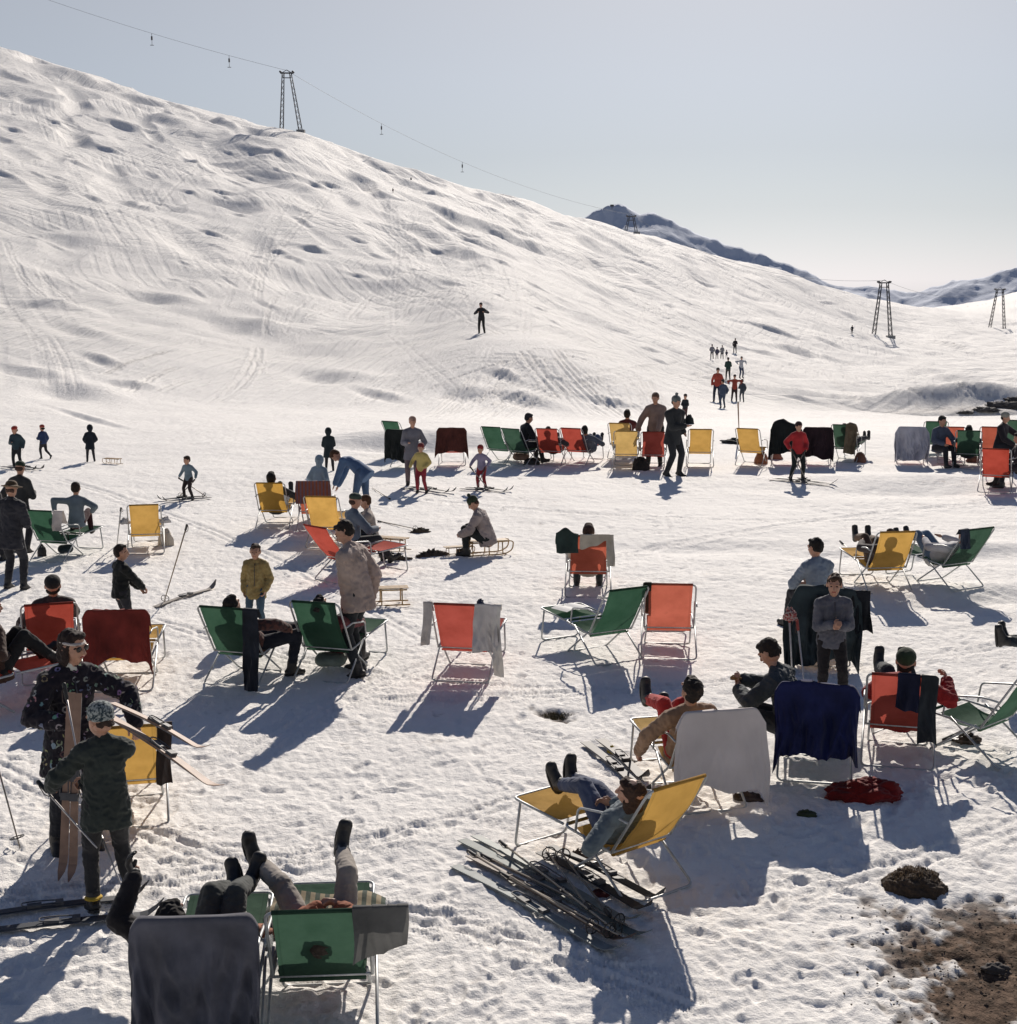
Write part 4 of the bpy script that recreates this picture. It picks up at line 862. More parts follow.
# red jacket on the snow
heap('jacket', P(865, 797), (.36, .20, .17), fabric((.20, .012, .010), .25, 1, wr=1), 'dark red jacket dropped in a heap on the snow', 'jacket', 6, 34, .28, sharp=1.9)
heap('glove', P(806, 816), (.10, .07, .06), fabric((.06, .07, .03), .25), 'olive glove on the shaded snow under the blue jacket chair', 'glove', 2, 14)
heap('shoe', P(748, 800), (.14, .07, .08), LEATHER_BR, 'brown shoe on the snow below the pale towel', 'shoe', 5, 14)
# ---- boy with sweater, poles, dark covered chair, man in grey blue
bo = stand(830, 705, 571, 176, 'boy in grey sweater and dark trousers standing with hands together', cat='boy', det=3, jacket=(.115, .12, .145), trousers=(.02, .018, .02), hair=(.075, .04, .022), headk=1.12, hd=(-14, 4), lh=(-.06, .24, 1.10), rh=(.05, .26, 1.13), le=(-.35, -.3, -1), re=(.35, -.3, -1), lp=(1, 0, 0), rp=(-1, 0, 0), grip='lr', collar=(.08, .08, .1), tw=4)
for k, (gx, tx) in enumerate(((789, 793), (797, 806))):
    pole(pt(gx, 612 + 8 * k, 15.9), P(tx, 690 + 8 * k), ['left ski pole with red straps beside the boy in the grey sweater', 'right ski pole with red straps beside the boy in the grey sweater'][k], c=(.62, .60, .58), group='ski poles with red straps', grip=(.30, .05, .04), basket=True, r=.010)
heap('mitten', pt(790, 618, 15.8), (.07, .06, .13), fabric((.33, .04, .04), .3, 2, pattern='knit', c2=(.5, .4, .35)), 'red patterned mittens hung on the ski poles beside the boy', 'mittens', 4, 14)
c8 = chair(822, 666, 6, 'yellow', 'deck chair behind the boy hidden under dark blankets', group='yellow canvas deck chairs on the snow')
drape(c8, 'blanket', fabric((.035, .05, .055), .25, .8), 'dark teal blanket over the chair behind the boy', 'blanket', w=.60, back=.85, front=.2, seed=22, hem=.05, x0=-.10, fold=.035, lift=.08)
drape(c8, 'jacket', fabric((.012, .014, .018), .3), 'black ski jacket hanging off the right side of the blanket covered chair', 'jacket', w=.13, back=.50, front=.2, seed=25, hem=.15, x0=.38, sleeves=2)
person(P(816, 634) + Vector((0, 0, -.02)), 22, 'person in pale blue grey shirt sitting beyond the blanket covered chair', h=1.72, pose=SIT, det=2, sp=(0, .12, 1), hd=(14, 6), jacket=(.20, .25, .32), trousers=BLK, hair=(.012, .008, .006), lh=(-.12, .40, .60), rh=(.14, .4, .62), pel=(0, -.02, .50), bulk=1.2)
# ---- pair lying towards the left, upper right
c9 = chair(891, 592, 22, 'yellow', 'yellow deck chair beside the reclined green one on the right')
on(c9, 'person lying in the right hand yellow chair, only boots and legs showing', det=1, pel=(0, .15, .42), sp=(-.05, -.78, .5), lf=(-.06, .92, .62), rf=(.16, .96, .6), jacket=(.05, .04, .04), trousers=(.13, .08, .05), hair=BROWN)
pole(pt(840, 541, 22.8), pt(862, 562, 22.2), 'pale ski pole laid on the legs beside the right hand yellow chair', c=(.75, .70, .60), basket=False)
c10 = chair(968, 591, 47, 'green', 'reclined green deck chair facing left on the right hand side', rec=2)
on(c10, 'person in pale blue jeans lying in the reclined green chair', det=1, pel=(0, .22, .40), sp=(0, -.80, .42), lf=(-.06, .96, .55), rf=(.16, .98, .55), jacket=(.55, .54, .55), trousers=(.17, .24, .33), hair=BROWN, hat='cap', hatc=(.6, .6, .62))
drape(c10, 'sweater', fabric((.02, .03, .055), .2), 'navy sweater hanging at the lower side of the reclined green chair', 'sweater', w=.09, back=.28, front=.1, seed=6, x0=-.34)
# ---- middle: pair of empty chairs, red chair, red chair with jackets
c11 = chair(620, 663, 33, 'green', 'empty green deck chair in the middle facing away to the left')
MB_ = MB()
tb = empty('magazine', c11.matrix_basis @ Vector((0, .72, .445)), R(40), 'open white newspaper lying on the footrest of the empty green chair', 'newspaper')
MB_.grid(lambda u, v: ((u - .5) * .42, (v - .5) * .3, .012 + .02 * abs(math.sin(u * 6.28))), 12, 4).build('pages', plain('paper', (.8, .79, .76), .8), tb)
c12 = chair(669, 659, 2, 'orangered', 'orange red deck chair standing close to the empty green one', group='red canvas deck chairs on the snow')
drape(c12, 'sweater', fabric((.05, .045, .03), .3), 'dark sweater hanging inside the left side of the orange red chair', 'sweater', w=.05, back=.1, front=.5, seed=2, x0=-.28)
c13 = chair(588, 598, 0, 'orangered', 'red deck chair with a pale sweater and green jacket in the middle', group='red canvas deck chairs on the snow')
on(c13, 'person sitting in the middle red chair with dark trousers and legs down', det=1, lf=(-.17, .42, .085), rf=(.17, .44, .085), ft=(0, 1, 0), lh=(-.25, .2, .5), rh=(.25, .2, .5), pel=(0, 0, .42), sp=(0, -.6, .75), jacket=BEIGE, trousers=(.035, .05, .05), hair=BROWN)
drape(c13, 'jacket', fabric((.03, .05, .045), .2), 'dark green jacket on the left corner of the middle red chair', 'jacket', w=.15, back=.26, front=.2, seed=31, x0=-.30, lift=.1)
drape(c13, 'sweater', fabric((.50, .45, .36), .12), 'cream sweater over the back of the middle red chair', 'sweater', w=.20, back=.15, front=.2, seed=32, x0=.10, hem=.5)
drape(c13, 'sleeve', fabric((.52, .48, .40), .12), 'cream cardigan hanging from the right corner of the middle red chair', 'cardigan', w=.05, back=.45, front=.1, seed=33, x0=.30, hem=.2)
c14 = chair(460, 682, -12, 'red', 'lone red deck chair with pale garments on both sides')
drape(c14, 'cardigan', fabric((.55, .50, .46), .12), 'pale cardigan hanging from the left side of the lone red chair', 'cardigan', w=.05, back=.48, front=.15, seed=41, x0=-.33, hem=.2)
drape(c14, 'shirt', fabric((.62, .58, .55), .1), 'white shirt hanging from the right side of the lone red chair', 'shirt', w=.13, back=.55, front=.25, seed=42, x0=.34, hem=.15, fold=.035)
drape(c14, 'scarf', fabric((.66, .62, .56), .1), 'cream scarf hanging near to the ground on the right of the lone red chair', 'scarf', w=.05, back=.80, front=.1, seed=43, x0=.46, hem=.1)
heap('sock', c14.matrix_basis @ Vector((.26, -.52, .95)), (.045, .045, .07), fabric((.03, .04, .08), .2), 'small navy woollen hat on the corner of the lone red chair', 'hat', 3, 12)
c15 = chair(320, 682, -24, 'green', 'green deck chair next to the man in the beige jacket')
on(c15, 'person in maroon top with dark trousers in the green chair by the beige jacket', det=2, rot=0, pel=(.02, .05, .42), sp=(0, -.7, .6), lf=(-.12, .46, .12), rf=(.14, .50, .12), ft=(0, 1, .1), rh=(.26, .42, .55), jacket=(.13, .025, .03), trousers=(.03, .03, .035), boots=LEATHER)
c16 = chair(230, 687, -28, 'green', 'left one of the pair of green deck chairs in the middle')
on(c16, 'person in the left green chair of the pair, dark clothes, one leg hanging down', det=2, rot=-12, pel=(.08, .02, .44), sp=(.1, -.6, .6), lf=(.25, .85, .50), rf=(.42, .30, .1), rt=(.3, 1, 0), rk=(.6, .5, .6), rh=(.50, .15, .62), re=(1, -.3, .4), jacket=(.05, .03, .03), trousers=(.022, .025, .035), jpat='knit', jc2=(.12, .05, .04))
drape(c16, 'trousers', fabric((.022, .026, .035), .25), 'long dark trousers hanging from the right corner of the left green chair', 'trousers', w=.085, back=.92, front=.15, seed=44, x0=.36, hem=.03, fold=.015)
bag(331, 672, (.20, .24, .20), 'pale green bag under the green chair beside the beige jacket', w=.34, h=.34, dp=.16)
# ---- man in beige jacket
stand(360, 674, 517, 62, 'large man in beige jacket and dark trousers looking down at the green chairs', cat='man', det=2, jacket=(.40, .315, .27), trousers=(.022, .026, .03), hair=(.02, .012, .008), hd=(6, 26), sp=(0, .10, 1), sp2=(0, .22, 1), bulk=2.3, wide=1.12, lh=(-.10, .06, .80), rh=(.22, .0, .84), coat=.07, le=(-1, -.8, 0), lf=(-.12, -.06, .085), rf=(.13, .10, .085))
# ---- left group of chairs
c17 = chair(53, 684, 0, 'red', 'red deck chair behind the woman in the patterned jacket')
on(c17, 'person with round dark hat seen over the red chair back on the left', det=2, hat='cap', hatc=(.03, .028, .025), jacket=(.06, .05, .05), trousers=(.04, .03, .03), pel=(.05, .0, .50), sp=(0, -.42, .88), lh=(-.35, .1, .5))
c18 = chair(122, 692, -10, 'yellow', 'yellow deck chair covered with a dark red blanket')
drape(c18, 'blanket', fabric((.20, .03, .022), .2, .8), 'dark red blanket draped over the yellow chair on the left', 'blanket', w=.43, back=.58, front=.22, seed=51, hem=.09, skew=-.15, fold=.018)
c19 = chair(128, 828, -2, 'yellow', 'yellow deck chair half hidden behind the child holding skis')
drape(c19, 'cardigan', fabric((.05, .035, .03), .3), 'brown sweater hanging at the right side of the hidden yellow chair', 'sweater', w=.06, back=.5, front=.1, seed=52, x0=.33)
c20 = chair(-75, 722, -72, 'red', 'red deck chair at the left edge with its footrest reaching into view', s=1.1)
on(c20, 'person at the left edge in dark brown clothes sitting in the red chair', det=2, pose=SIT, pel=(0, .35, .46), sp=(0, -.1, 1), jacket=(.07, .04, .03), trousers=(.02, .02, .02), lf=(-.14, .9, .5), rf=(.14, .92, .5), hat='cap', hatc=(.05, .03, .02))
# ---- woman and child in front left
wm = stand(78, 848, 611, 205, 'woman in dark patterned jacket and headband holding skis upright', cat='woman', det=3, h=1.84, jacket=(.018, .015, .022), jpat='motif', coat=.20, trousers=(.02, .022, .028), hair=(.03, .014, .01), long=1, hat='band', hatc=(.58, .52, .48), glasses=True,
   collar=(.62, .62, .56), hd=(30, 6), rh=(.10, .30, 1.10), lh=(-.42, .26, 1.02), le=(-1, -.2, 0), re=(1, -.3, -.5), grip='lr', rd=(-.6, .8, .1), bulk=1.5, lp=(0, 0, -1))
ch = stand(112, 905, 702, 28, 'child in dark green ski suit and mottled woollen hat standing on skis, holding poles', cat='child', det=3, jacket=(.040, .048, .042), trousers=(.034, .034, .036), coat=.10, headk=1.15, hat='beanie', hatc=(.04, .06, .07), patt='knit', hair=(.05, .025, .015),
   hd=(28, 6), lh=(-.38, .30, 1.02), rh=(-.10, .42, .98), le=(-1, -.4, -.5), re=(.8, -.3, -.9), grip='lr', lf=(-.16, -.06, .095), rf=(.17, .05, .095), bulk=1.5, ft=(-.1, 1, 0))
for f_ in ('fL', 'fR'):
    q = ch[f_]; MB().ell(q + Vector((0, 0, .035)), (.066, .066, .016)).build('sock_band', fabric((.62, .40, .05)), None).name = 'yellow_boot_cuff'
    o = col.objects[-1]; o.parent = ch['root']; o.matrix_parent_inverse = Matrix.Identity(4); o.matrix_basis = (Matrix.Translation(ch['root'].location) @ Matrix.Rotation(ch['root'].rotation_euler.z, 4, 'Z')).inverted()
# upright skis in the woman's hand
h0 = wm['R']
for k, dx in enumerate((-.035, .05)):
    a = Vector((h0.x + dx - .02, h0.y - .30 - .03 * k, ground(h0.x, h0.y - .3) + .02)); b = h0 + Vector((dx * .6, -.02, .10)); dd = (b - a)
    ski(a + dd.normalized() * 1.40, -dd, (0, -1, .1), ['upright ski with pale sole held by the woman, left one', 'upright ski with pale sole held by the woman, right one'][k], L=1.40, c=(.42, .26, .18), group='skis held upright by the woman', w=.033)
# pair of skis sticking out to the right
h1 = wm['L']
for k, (tx, ty, td) in enumerate(((207, 752, 10.55), (221, 792, 10.1))):
    tip = pt(tx, ty, td); tail = pt(112 - 4 * k, 703 + 12 * k, 10.95); dd = tip - tail
    ski(tail, dd, (.1, .2, 1), ['upper of the two pale skis pointing right behind the child', 'lower of the two pale skis pointing right behind the child'][k], L=dd.length, c=(.42, .27, .19), group='pale skis carried level', w=.046, cur=.5)
pole(ch['R'] + Vector((.0, .0, .03)), P(137, 925), 'pale ski pole planted to the right in the hand of the child', c=(.60, .57, .55), r=.0085, basket=False)
pole(ch['L'] + Vector((-.12, .0, .05)), pt(97, 848, 10.2), 'pale ski pole slanting from the outstretched hand of the child', c=(.60, .57, .55), r=.0085, basket=False)
pole(pt(64, 684, 11.05), pt(86, 800, 10.8), 'pale ski pole hanging from the hand of the woman', c=(.62, .58, .56), basket=False)
pole(pt(-8, 745, 11.9), P(20, 848), 'ski pole planted at the left edge of the picture', c=(.30, .26, .22), basket=True)
for k, (a_, b_) in enumerate((((-40, 938), (165, 915)), ((-60, 925), (150, 897)))):
    A_, B_ = P(*a_), P(*b_); A_.z += .02; B_.z += .02
    ski(A_, B_ - A_, (0, 0, 1), ['dark ski on the snow under the near foot of the child', 'dark ski on the snow under the far foot of the child'][k], L=(B_ - A_).length, c=(.02, .03, .05), group='skis worn by the child')
# ---- man at left edge and companion
stand(14, 589, 478, -12, 'person in black coat standing at the left edge beside the green chair', cat='man', jacket=(.035, .035, .042), trousers=(.03, .03, .036), coat=.14, hat='brim', hatc=(.12, .08, .045), hair=BROWN, bulk=1.6, det=2, tw=0, lh=(-.15, .25, 1.0), scarf=(.2, .2, .2), hd=(0, 10), h=1.62)
stand(-2, 560, 474, 150, 'person in dark cap partly cut off by the left edge', jacket=(.10, .09, .09), trousers=BLK, hat='brim', hatc=(.03, .04, .03), hair=BROWN, det=1)
stand(22, 552, 474, -20, 'person in green cap standing just behind the black coat', jacket=(.05, .05, .05), trousers=BLK, hat='cap', hatc=(.03, .045, .03), hair=BROWN, det=1, h=1.55)
c21 = chair(46, 562, -34, 'green', 'green deck chair near the left edge with a boy perched on it', s=.92)
drape(c21, 'towel', fabric((.60, .54, .50), .15), 'striped pale cloth heaped on the right side of the left green chair', 'towel', w=.09, back=.35, front=.3, seed=61, x0=.40, fold=.05)
on(c21, 'boy in grey blue sweater perched on the green chair near the left edge', pose=SIT, cat='boy', det=1, h=1.38, dx=.12, dy=.42, rot=20, pel=(0, 0, .72), sp=(0, .04, 1), jacket=(.16, .20, .23), trousers=(.06, .02, .025), hair=(.035, .02, .012), headk=1.12, lh=(-.42, -.10, .92), rh=(.30, .1, .90), lf=(-.2, .42, .45), rf=(.2, .42, .45))
bag(66, 558, (.03, .045, .05), 'dark blue bag standing below the left green chair', w=.22, h=.34, dp=.14, rz=10)
heap('boot', P(42, 556), (.08, .07, .20), LEATHER, 'black boot under the left green chair', 'boot', 2, 12, .2)
c22 = chair(146, 554, -2, 'yellow', 'yellow deck chair standing alone on the left', s=.9)
for k, x_ in enumerate((-.36, .37)):
    q = c22.matrix_basis @ Vector((x_, -.30, .60)); heap('wool_hat', q, (.09, .08, .09), fabric((.60, .57, .54), .15, 2), ['white bundle on the left armrest of the lone yellow chair', 'white bundle on the right armrest of the lone yellow chair'][k], 'bundle', k, 14)
pole(pt(121, 508, 24.3), P(117, 545), 'dark gripped ski pole standing left of the lone yellow chair', c=(.5, .5, .5), basket=False, r=.012)
heap('paper_bag', P(166, 545), (.14, .10, .30), plain('paper', (.62, .55, .45), .8), 'crumpled paper bag beside the lone yellow chair', 'paper bag', 8, 18, .12)
stand(123, 640, 544, -50, 'boy in black jacket with bare head behind the dark red blanket', cat='boy', det=2, jacket=(.015, .018, .018), trousers=BLK, hair=(.03, .017, .01), headk=1.15, lh=(-.02, .38, .90), rh=(.12, .40, .92), bulk=1.4, hd=(-10, 4), skin=SKIN)
pole(pt(187, 525, 19.5), P(164, 602), 'ski pole standing upright in the snow behind the chairs', c=(.22, .17, .12), r=.010)
q = P(190, 594); ski(P(155, 608) + Vector((0, 0, .015)), P(222, 586) - P(155, 608), (0, 0, 1), 'ski lying half buried in the snow near the upright pole', L=1.5, c=(.30, .26, .22))
stand(258, 632, 543, 172, 'small boy in mustard jacket and blue jeans facing the camera', cat='boy', det=2, jacket=(.38, .29, .12), jpat='knit', jc2=(.28, .20, .08), trousers=(.07, .12, .17), hair=(.045, .025, .015), headk=1.22, coat=.12, hd=(0, 4), lh=(-.2, .08, .86), rh=(.24, .04, .84), bulk=1.4)
c23 = chair(272, 529, -12, 'yellow', 'yellow deck chair with a dark haired person lying in it, left of the pair', s=.93)
on(c23, 'person with dark hair lying in the yellow chair on the left of the small crowd', det=1, jacket=(.05, .06, .06), trousers=(.08, .09, .10), hair=(.015, .01, .008), rh=(.42, .05, .5))
c25 = chair(315, 532, -6, 'orange', 'red striped deck chair with a child leaning on it', group='red canvas deck chairs on the snow')
drape(c25, 'towel', fabric((.25, .08, .05), .1, 1, 0, .9, 'stripe', (.16, .10, .12)), 'red and dark striped towel over a chair back', 'towel', w=.29, back=.4, front=.1, seed=71)
c24 = chair(324, 549, -14, 'yellow', 'yellow deck chair in front of the striped towel')
c26 = chair(328, 582, -50, 'red', 'red deck chair leaning towards the man in the beige jacket', rec=8)
stand(320, 516, 455, -25, 'child in pale blue hooded parka behind the yellow chairs', cat='child', jacket=(.25, .34, .42), trousers=(.10, .04, .05), hat='hood', hatc=(.25, .34, .42), coat=.18, bulk=1.6, det=1)
stand(358, 516, 455, 68, 'person in blue bending far forward at the waist', det=1, h=1.60, pel=(0, -.10, .98), sp=(0, .80, .62), sp2=(0, 1, .18), hd=(0, 40), hup=(0, .6, .8), lh=(-.12, .50, .62), rh=(.1, .52, .60), lf=(-.12, .05, .085), rf=(.14, -.18, .085), jacket=(.085, .15, .27), trousers=(.07, .12, .21), hair=(.10, .045, .02), bulk=1.6, kn=(0, 1, 0), coat=.1)
sB = sled(388, 550, 70, 'wooden sledge under the two people sitting in the middle left', s=.75)
person(P(372, 556), 95, 'person in beige sweater sitting on the sledge in the middle left', h=1.55, pose=SIT, det=1, pel=(0, 0, .36), jacket=(.40, .34, .30), trousers=BLK, hair=(.12, .05, .02), sp=(0, .15, 1), lh=(-.1, .5, .62), rh=(.1, .5, .6), bulk=1.4)
person(P(352, 566), -60, 'person in green hat and blue grey coat sitting behind the man in beige', h=1.68, pose=SIT, det=1, pel=(0, 0, .42), jacket=(.13, .17, .22), trousers=BLK, hat='cap', hatc=(.05, .075, .06), hair=BROWN, sp=(0, .1, 1), lf=(-.1, .62, .085), rf=(.1, .66, .085), bulk=1.5)
sled(381, 604, 100, 'empty wooden sledge behind the man in the beige jacket', s=.8)
sC = sled(487, 554, -72, 'wooden sledge carrying the person in the green bobble hat', s=.78)
person(P(484, 556) + Vector((0, 0, .0)), 75, 'person in pale jacket and green bobble hat sitting on a sledge', h=1.58, pose=SIT, det=2, pel=(0, -.06, .34), sp=(0, .26, 1), sp2=(0, .5, 1), hd=(0, 24), lf=(-.12, .30, .085), rf=(.12, .36, .085), jacket=(.36, .30, .28), trousers=(.025, .03, .03), hat='pom', hatc=(.035, .05, .03), hair=BROWN, bulk=1.7, lh=(-.14, .40, .40), rh=(.12, .40, .40))
sled(458, 555, -70, 'small wooden sledge in front of the person in the green bobble hat', s=.5)
for k, (px, py, r_) in enumerate(((432, 556, .16), (425, 557, .10), (400, 560, .12), (388, 557, .10), (420, 505 + 27, .12))):
    heap('cord_bundle', P(px, py), (r_ * 1.5, r_ * .6, r_ * .7), fabric((.10, .08, .06), .3), ['tangle of sledge cords left of the small sledge', 'brown glove beside the sledge cords', 'dark tangle of straps near the middle left sledge', 'small strap on the snow near the sitting pair', 'pole basket lying on the snow above the sledges'][k], ['cords', 'glove', 'straps', 'strap', 'basket'][k], k, 12, .6, sharp=4)
pole(P(378, 522) + Vector((0, 0, .02)), P(418, 531) + Vector((0, 0, .03)), 'ski pole lying on the snow beyond the sledges', c=(.3, .26, .2), r=.010)
pole(P(390, 500) + Vector((0, 0, .02)), P(372, 489) + Vector((0, 0, .03)), 'thin stick lying near the bending person', c=(.3, .26, .2), r=.008, basket=False)
# ---- far left skiers and children
def skier_skis(q, rz, label, n=2, L=1.5, c=(.03, .03, .04), s=1):
    a = R(rz); d = Vector((-math.sin(a), math.cos(a), 0)); sd = Vector((math.cos(a), math.sin(a), 0))
    for k in range(n):
        o = q + sd * (.12 if k else -.12) * s - d * L * .42; o.z = ground(o.x, o.y) + .03; e = q + d * L * .58 + sd * (.12 if k else -.12) * s; e.z = ground(e.x, e.y) + .03
        ski(o, e - o, (0, 0, 1), f'{"left" if k == 0 else "right"} ski {label}', L=L, c=c, w=.05, group=f'skis {label}')
stand(18, 468, 426, 178, 'child in red cap and teal jacket on the far left', cat='child', jacket=(.035, .06, .075), trousers=BLK, hat='cap', hatc=(.35, .04, .03), bulk=1.7, headk=1.1); skier_skis(P(20, 469), -120, 'under the child in the red cap on the far left', L=1.2)
stand(44, 459, 425, 60, 'child in blue jacket walking away on the far left', cat='child', jacket=(.03, .05, .12), trousers=BLK, hat='cap', hatc=(.30, .05, .04), rf=(.15, -.35, .2), lf=(-.05, .12, .085), bulk=1.6, headk=1.1)
stand(91, 462, 425, 20, 'dark dressed child standing left of the distant sledge', cat='child', jacket=(.015, .02, .03), trousers=BLK, hat='hood', hatc=(.015, .02, .03), coat=.2, bulk=1.7)
sled(113, 464, 70, 'small dark sledge standing beyond the skiing child', s=.48)
sk = stand(190, 500, 456, 150, 'small skiing child in pale blue sweater holding two poles', cat='child', jacket=(.17, .23, .27), trousers=(.04, .03, .03), hair=(.04, .02, .01), lh=(-.42, .1, .95), rh=(.42, .1, .95), lf=(-.17, 0, .1), rf=(.17, .1, .1), headk=1.15, bulk=1.5); skier_skis(P(188, 500), 130, 'under the small child in pale blue', L=1.1)
for k, n_ in enumerate('LR'): pole(sk[n_], P(179 + 28 * k, 497), ['left pole of the small skiing child in pale blue', 'right pole of the small skiing child in pale blue'][k], c=(.4, .35, .3), r=.012)
stand(329, 471, 428, 5, 'dark hooded child half sunk behind a snow bank', cat='child', jacket=(.02, .03, .035), trousers=BLK, hat='hood', hatc=(.02, .03, .035), coat=.25, bulk=1.8)
# ---- woman in grey with the yellow child
stand(413, 486, 415, 178, 'woman in grey jacket and pink hat standing behind the child in yellow', cat='woman', jacket=(.16, .16, .19), trousers=(.13, .10, .11), hat='beanie', hatc=(.42, .26, .20), coat=.15, rh=(.1, .2, 1.1), bulk=1.3)
stand(422, 493, 443, 160, 'child in yellow jacket and red trousers holding on to the woman', cat='child', jacket=(.55, .44, .16), trousers=(.30, .035, .05), hat='beanie', hatc=(.22, .04, .04), rh=(.35, .2, .95), headk=1.15, bulk=1.6); skier_skis(P(425, 491), -125, 'under the child in yellow', L=1.3)
pk = stand(482, 490, 445, 155, 'small child in lilac jacket and red trousers on skis with poles', cat='child', jacket=(.28, .25, .36), trousers=(.28, .03, .04), hat='beanie', hatc=(.25, .03, .03), lh=(-.3, .15, 1.0), rh=(.4, .2, .98), headk=1.15, bulk=1.6); skier_skis(P(483, 491), -120, 'under the child in lilac', L=1.2)
for k, n_ in enumerate('LR'): pole(pk[n_], P(475 + 16 * k, 492), ['left pole of the child in lilac', 'right pole of the child in lilac'][k], c=(.4, .35, .3), r=.012)
# ---- far row of chairs
f1 = chair(394, 457, -38, 'green', 'leftmost green deck chair of the far row', foot=False)
f2 = chair(402, 468, -25, 'green', 'far deck chair under a black coat near the woman in grey', foot=False); drape(f2, 'coat', fabric((.015, .018, .017), .2), 'black coat over a far chair left of the woman in grey', 'coat', w=.40, back=.75, front=.1, seed=81)
f3 = chair(452, 466, -2, 'red', 'far deck chair under a brown blanket', foot=False); drape(f3, 'blanket', fabric((.10, .03, .022), .15), 'brown blanket spread wide over a far chair', 'blanket', w=.46, back=.60, front=.1, seed=82, hem=.06)
f4 = chair(494, 464, -28, 'green', 'left green chair of the far pair beside the dark haired person'); f5 = chair(514, 466, -34, 'green', 'right green chair of the far pair beside the dark haired person')
on(f5, 'person in black leaning forward between the two far green chairs', pose=SIT, det=1, dx=-.1, dy=.1, rot=-30, jacket=(.02, .02, .025), hair=BLK, trousers=BLK, pel=(0, 0, .50), sp=(0, .3, 1), bulk=1.5)
bag(521, 463, (.28, .17, .12), 'brown bag on the snow behind the far green pair', w=.38, h=.36, dp=.2)
heap('boot', P(531, 464), (.20, .10, .16), LEATHER, 'pair of dark boots beside the brown bag', 'boots', 3, 12)
f6 = chair(548, 466, -14, 'red', 'left one of the two far red chairs beside the green pair'); f7 = chair(573, 465, -22, 'red', 'right one of the two far red chairs beside the green pair')
on(f6, 'person lying in the left far red chair', det=0, jacket=(.06, .05, .05), pel=(0, .1, .42), sp=(0, -.75, .55), rh=(.4, 0, .5)); on(f7, 'person in dark cap and jeans lying in the right far red chair', det=0, jacket=(.10, .12, .16), trousers=JEAN, dx=.12, rh=(.45, .1, .5), pel=(.1, .15, .44), sp=(.1, -.75, .55))
f8 = chair(620, 459, -10, 'paleyellow', 'rear yellow chair of the far pair by the tan jacket'); f9 = chair(626, 469, 0, 'paleyellow', 'front yellow chair of the far pair by the tan jacket')
on(f8, 'person with dark hair looking over the front yellow chair of the far row', det=1, jacket=(.12, .03, .03), hair=(.02, .015, .01), dx=.14, pel=(0, 0, .52), sp=(0, -.35, .9))
f10 = chair(653, 470, 0, 'red', 'far red deck chair beside the person in the black suit')
heap('rucksack', P(641, 470), (.22, .16, .32), fabric((.05, .04, .035), .3), 'dark rucksack between the yellow and the red far chairs', 'rucksack', 5, 16, .2)
stand(654, 466, 391, 165, 'man in tan jacket standing behind the far red chair', cat='man', jacket=(.26, .19, .16), trousers=(.03, .03, .03), hair=(.16, .09, .06), bulk=1.8, hd=(-10, 14), coat=.1, gloves=LEATHER, lh=(-.12, .3, .85), rh=(.38, .1, .88))
stand(672, 476, 394, 228, 'person in black ski suit and grey bobble hat standing in the far row', cat='man', jacket=(.032, .035, .038), trousers=(.028, .030, .034), hat='pom', hatc=(.16, .18, .18), bulk=1.9, coat=.12, rh=(.0, .3, 1.1), hd=(0, 6), wide=1.1)
f11 = chair(700, 467, 2, 'yellow', 'far yellow deck chair right of the person in the black suit', foot=False); f12 = chair(748, 466, -14, 'yellow', 'far yellow deck chair beside the orange basket', foot=False)
heap('basket', P(761, 463), (.17, .14, .34), fabric((.32, .14, .08), .2, 1), 'orange brown basket beside the far yellow chair', 'basket', 4, 16, .08)
heap('jacket', P(738, 443), (.5, .3, .14), fabric((.04, .045, .045), .3), 'dark jacket lying on the snow between the far yellow chairs', 'jacket', 9, 16, .4)
pole(pt(738, 402, 39), P(739, 432), 'brown ski pole planted behind the far yellow chair', c=(.2, .12, .08), r=.02, basket=False)
f13 = chair(785, 465, 4, 'red', 'far deck chair under a black coat left of the child in red', foot=False); drape(f13, 'coat', fabric((.014, .018, .018), .2), 'black coat piled high over the far chair left of the child in red', 'coat', w=.50, back=.66, front=.1, seed=91, lift=.18)
f14 = chair(817, 465, 0, 'red', 'far deck chair under a dark blanket right behind the child in red', foot=False); drape(f14, 'blanket', fabric((.030, .016, .020), .2), 'dark blanket over the far chair behind the child in red', 'blanket', w=.42, back=.75, front=.1, seed=92)
f15 = chair(843, 462, -12, 'green', 'far green deck chair with a khaki blanket'); drape(f15, 'blanket', fabric((.17, .14, .09), .2), 'khaki blanket hanging on the right side of the far green chair', 'blanket', w=.17, back=.72, front=.2, seed=93, x0=.24, lift=.06)
on(f15, 'person lying in the far green chair with the khaki blanket, boots showing', det=0, jacket=(.2, .16, .1), pel=(0, .1, .42), sp=(0, -.75, .55), lf=(.25, .9, .5), rf=(.35, .92, .52))
heap('basket', P(860, 462), (.15, .12, .28), fabric((.20, .10, .07), .2, 1), 'brown basket right of the khaki blanket', 'basket', 7, 16, .08)
heap('hat', P(775, 459), (.18, .12, .22), fabric((.30, .14, .10), .2), 'reddish bundle under the black coat chair', 'bundle', 7, 14, .2)
rk = stand(797, 480, 421, 188, 'child in red jacket and dark cap standing on skis', cat='child', jacket=(.42, .03, .035), trousers=(.02, .025, .025), hat='beanie', hatc=(.04, .02, .02), lf=(-.17, .0, .1), rf=(.2, 0, .1), lh=(-.2, .15, .95), rh=(.3, .1, .98), bulk=1.7, headk=1.1); skier_skis(P(798, 482), -118, 'under the child in red', L=1.5)
for k, n_ in enumerate('LR'): pole(rk[n_], P(788 + 19 * k, 482), ['left pole of the child in red', 'right pole of the child in red'][k], c=(.35, .3, .25), r=.014)
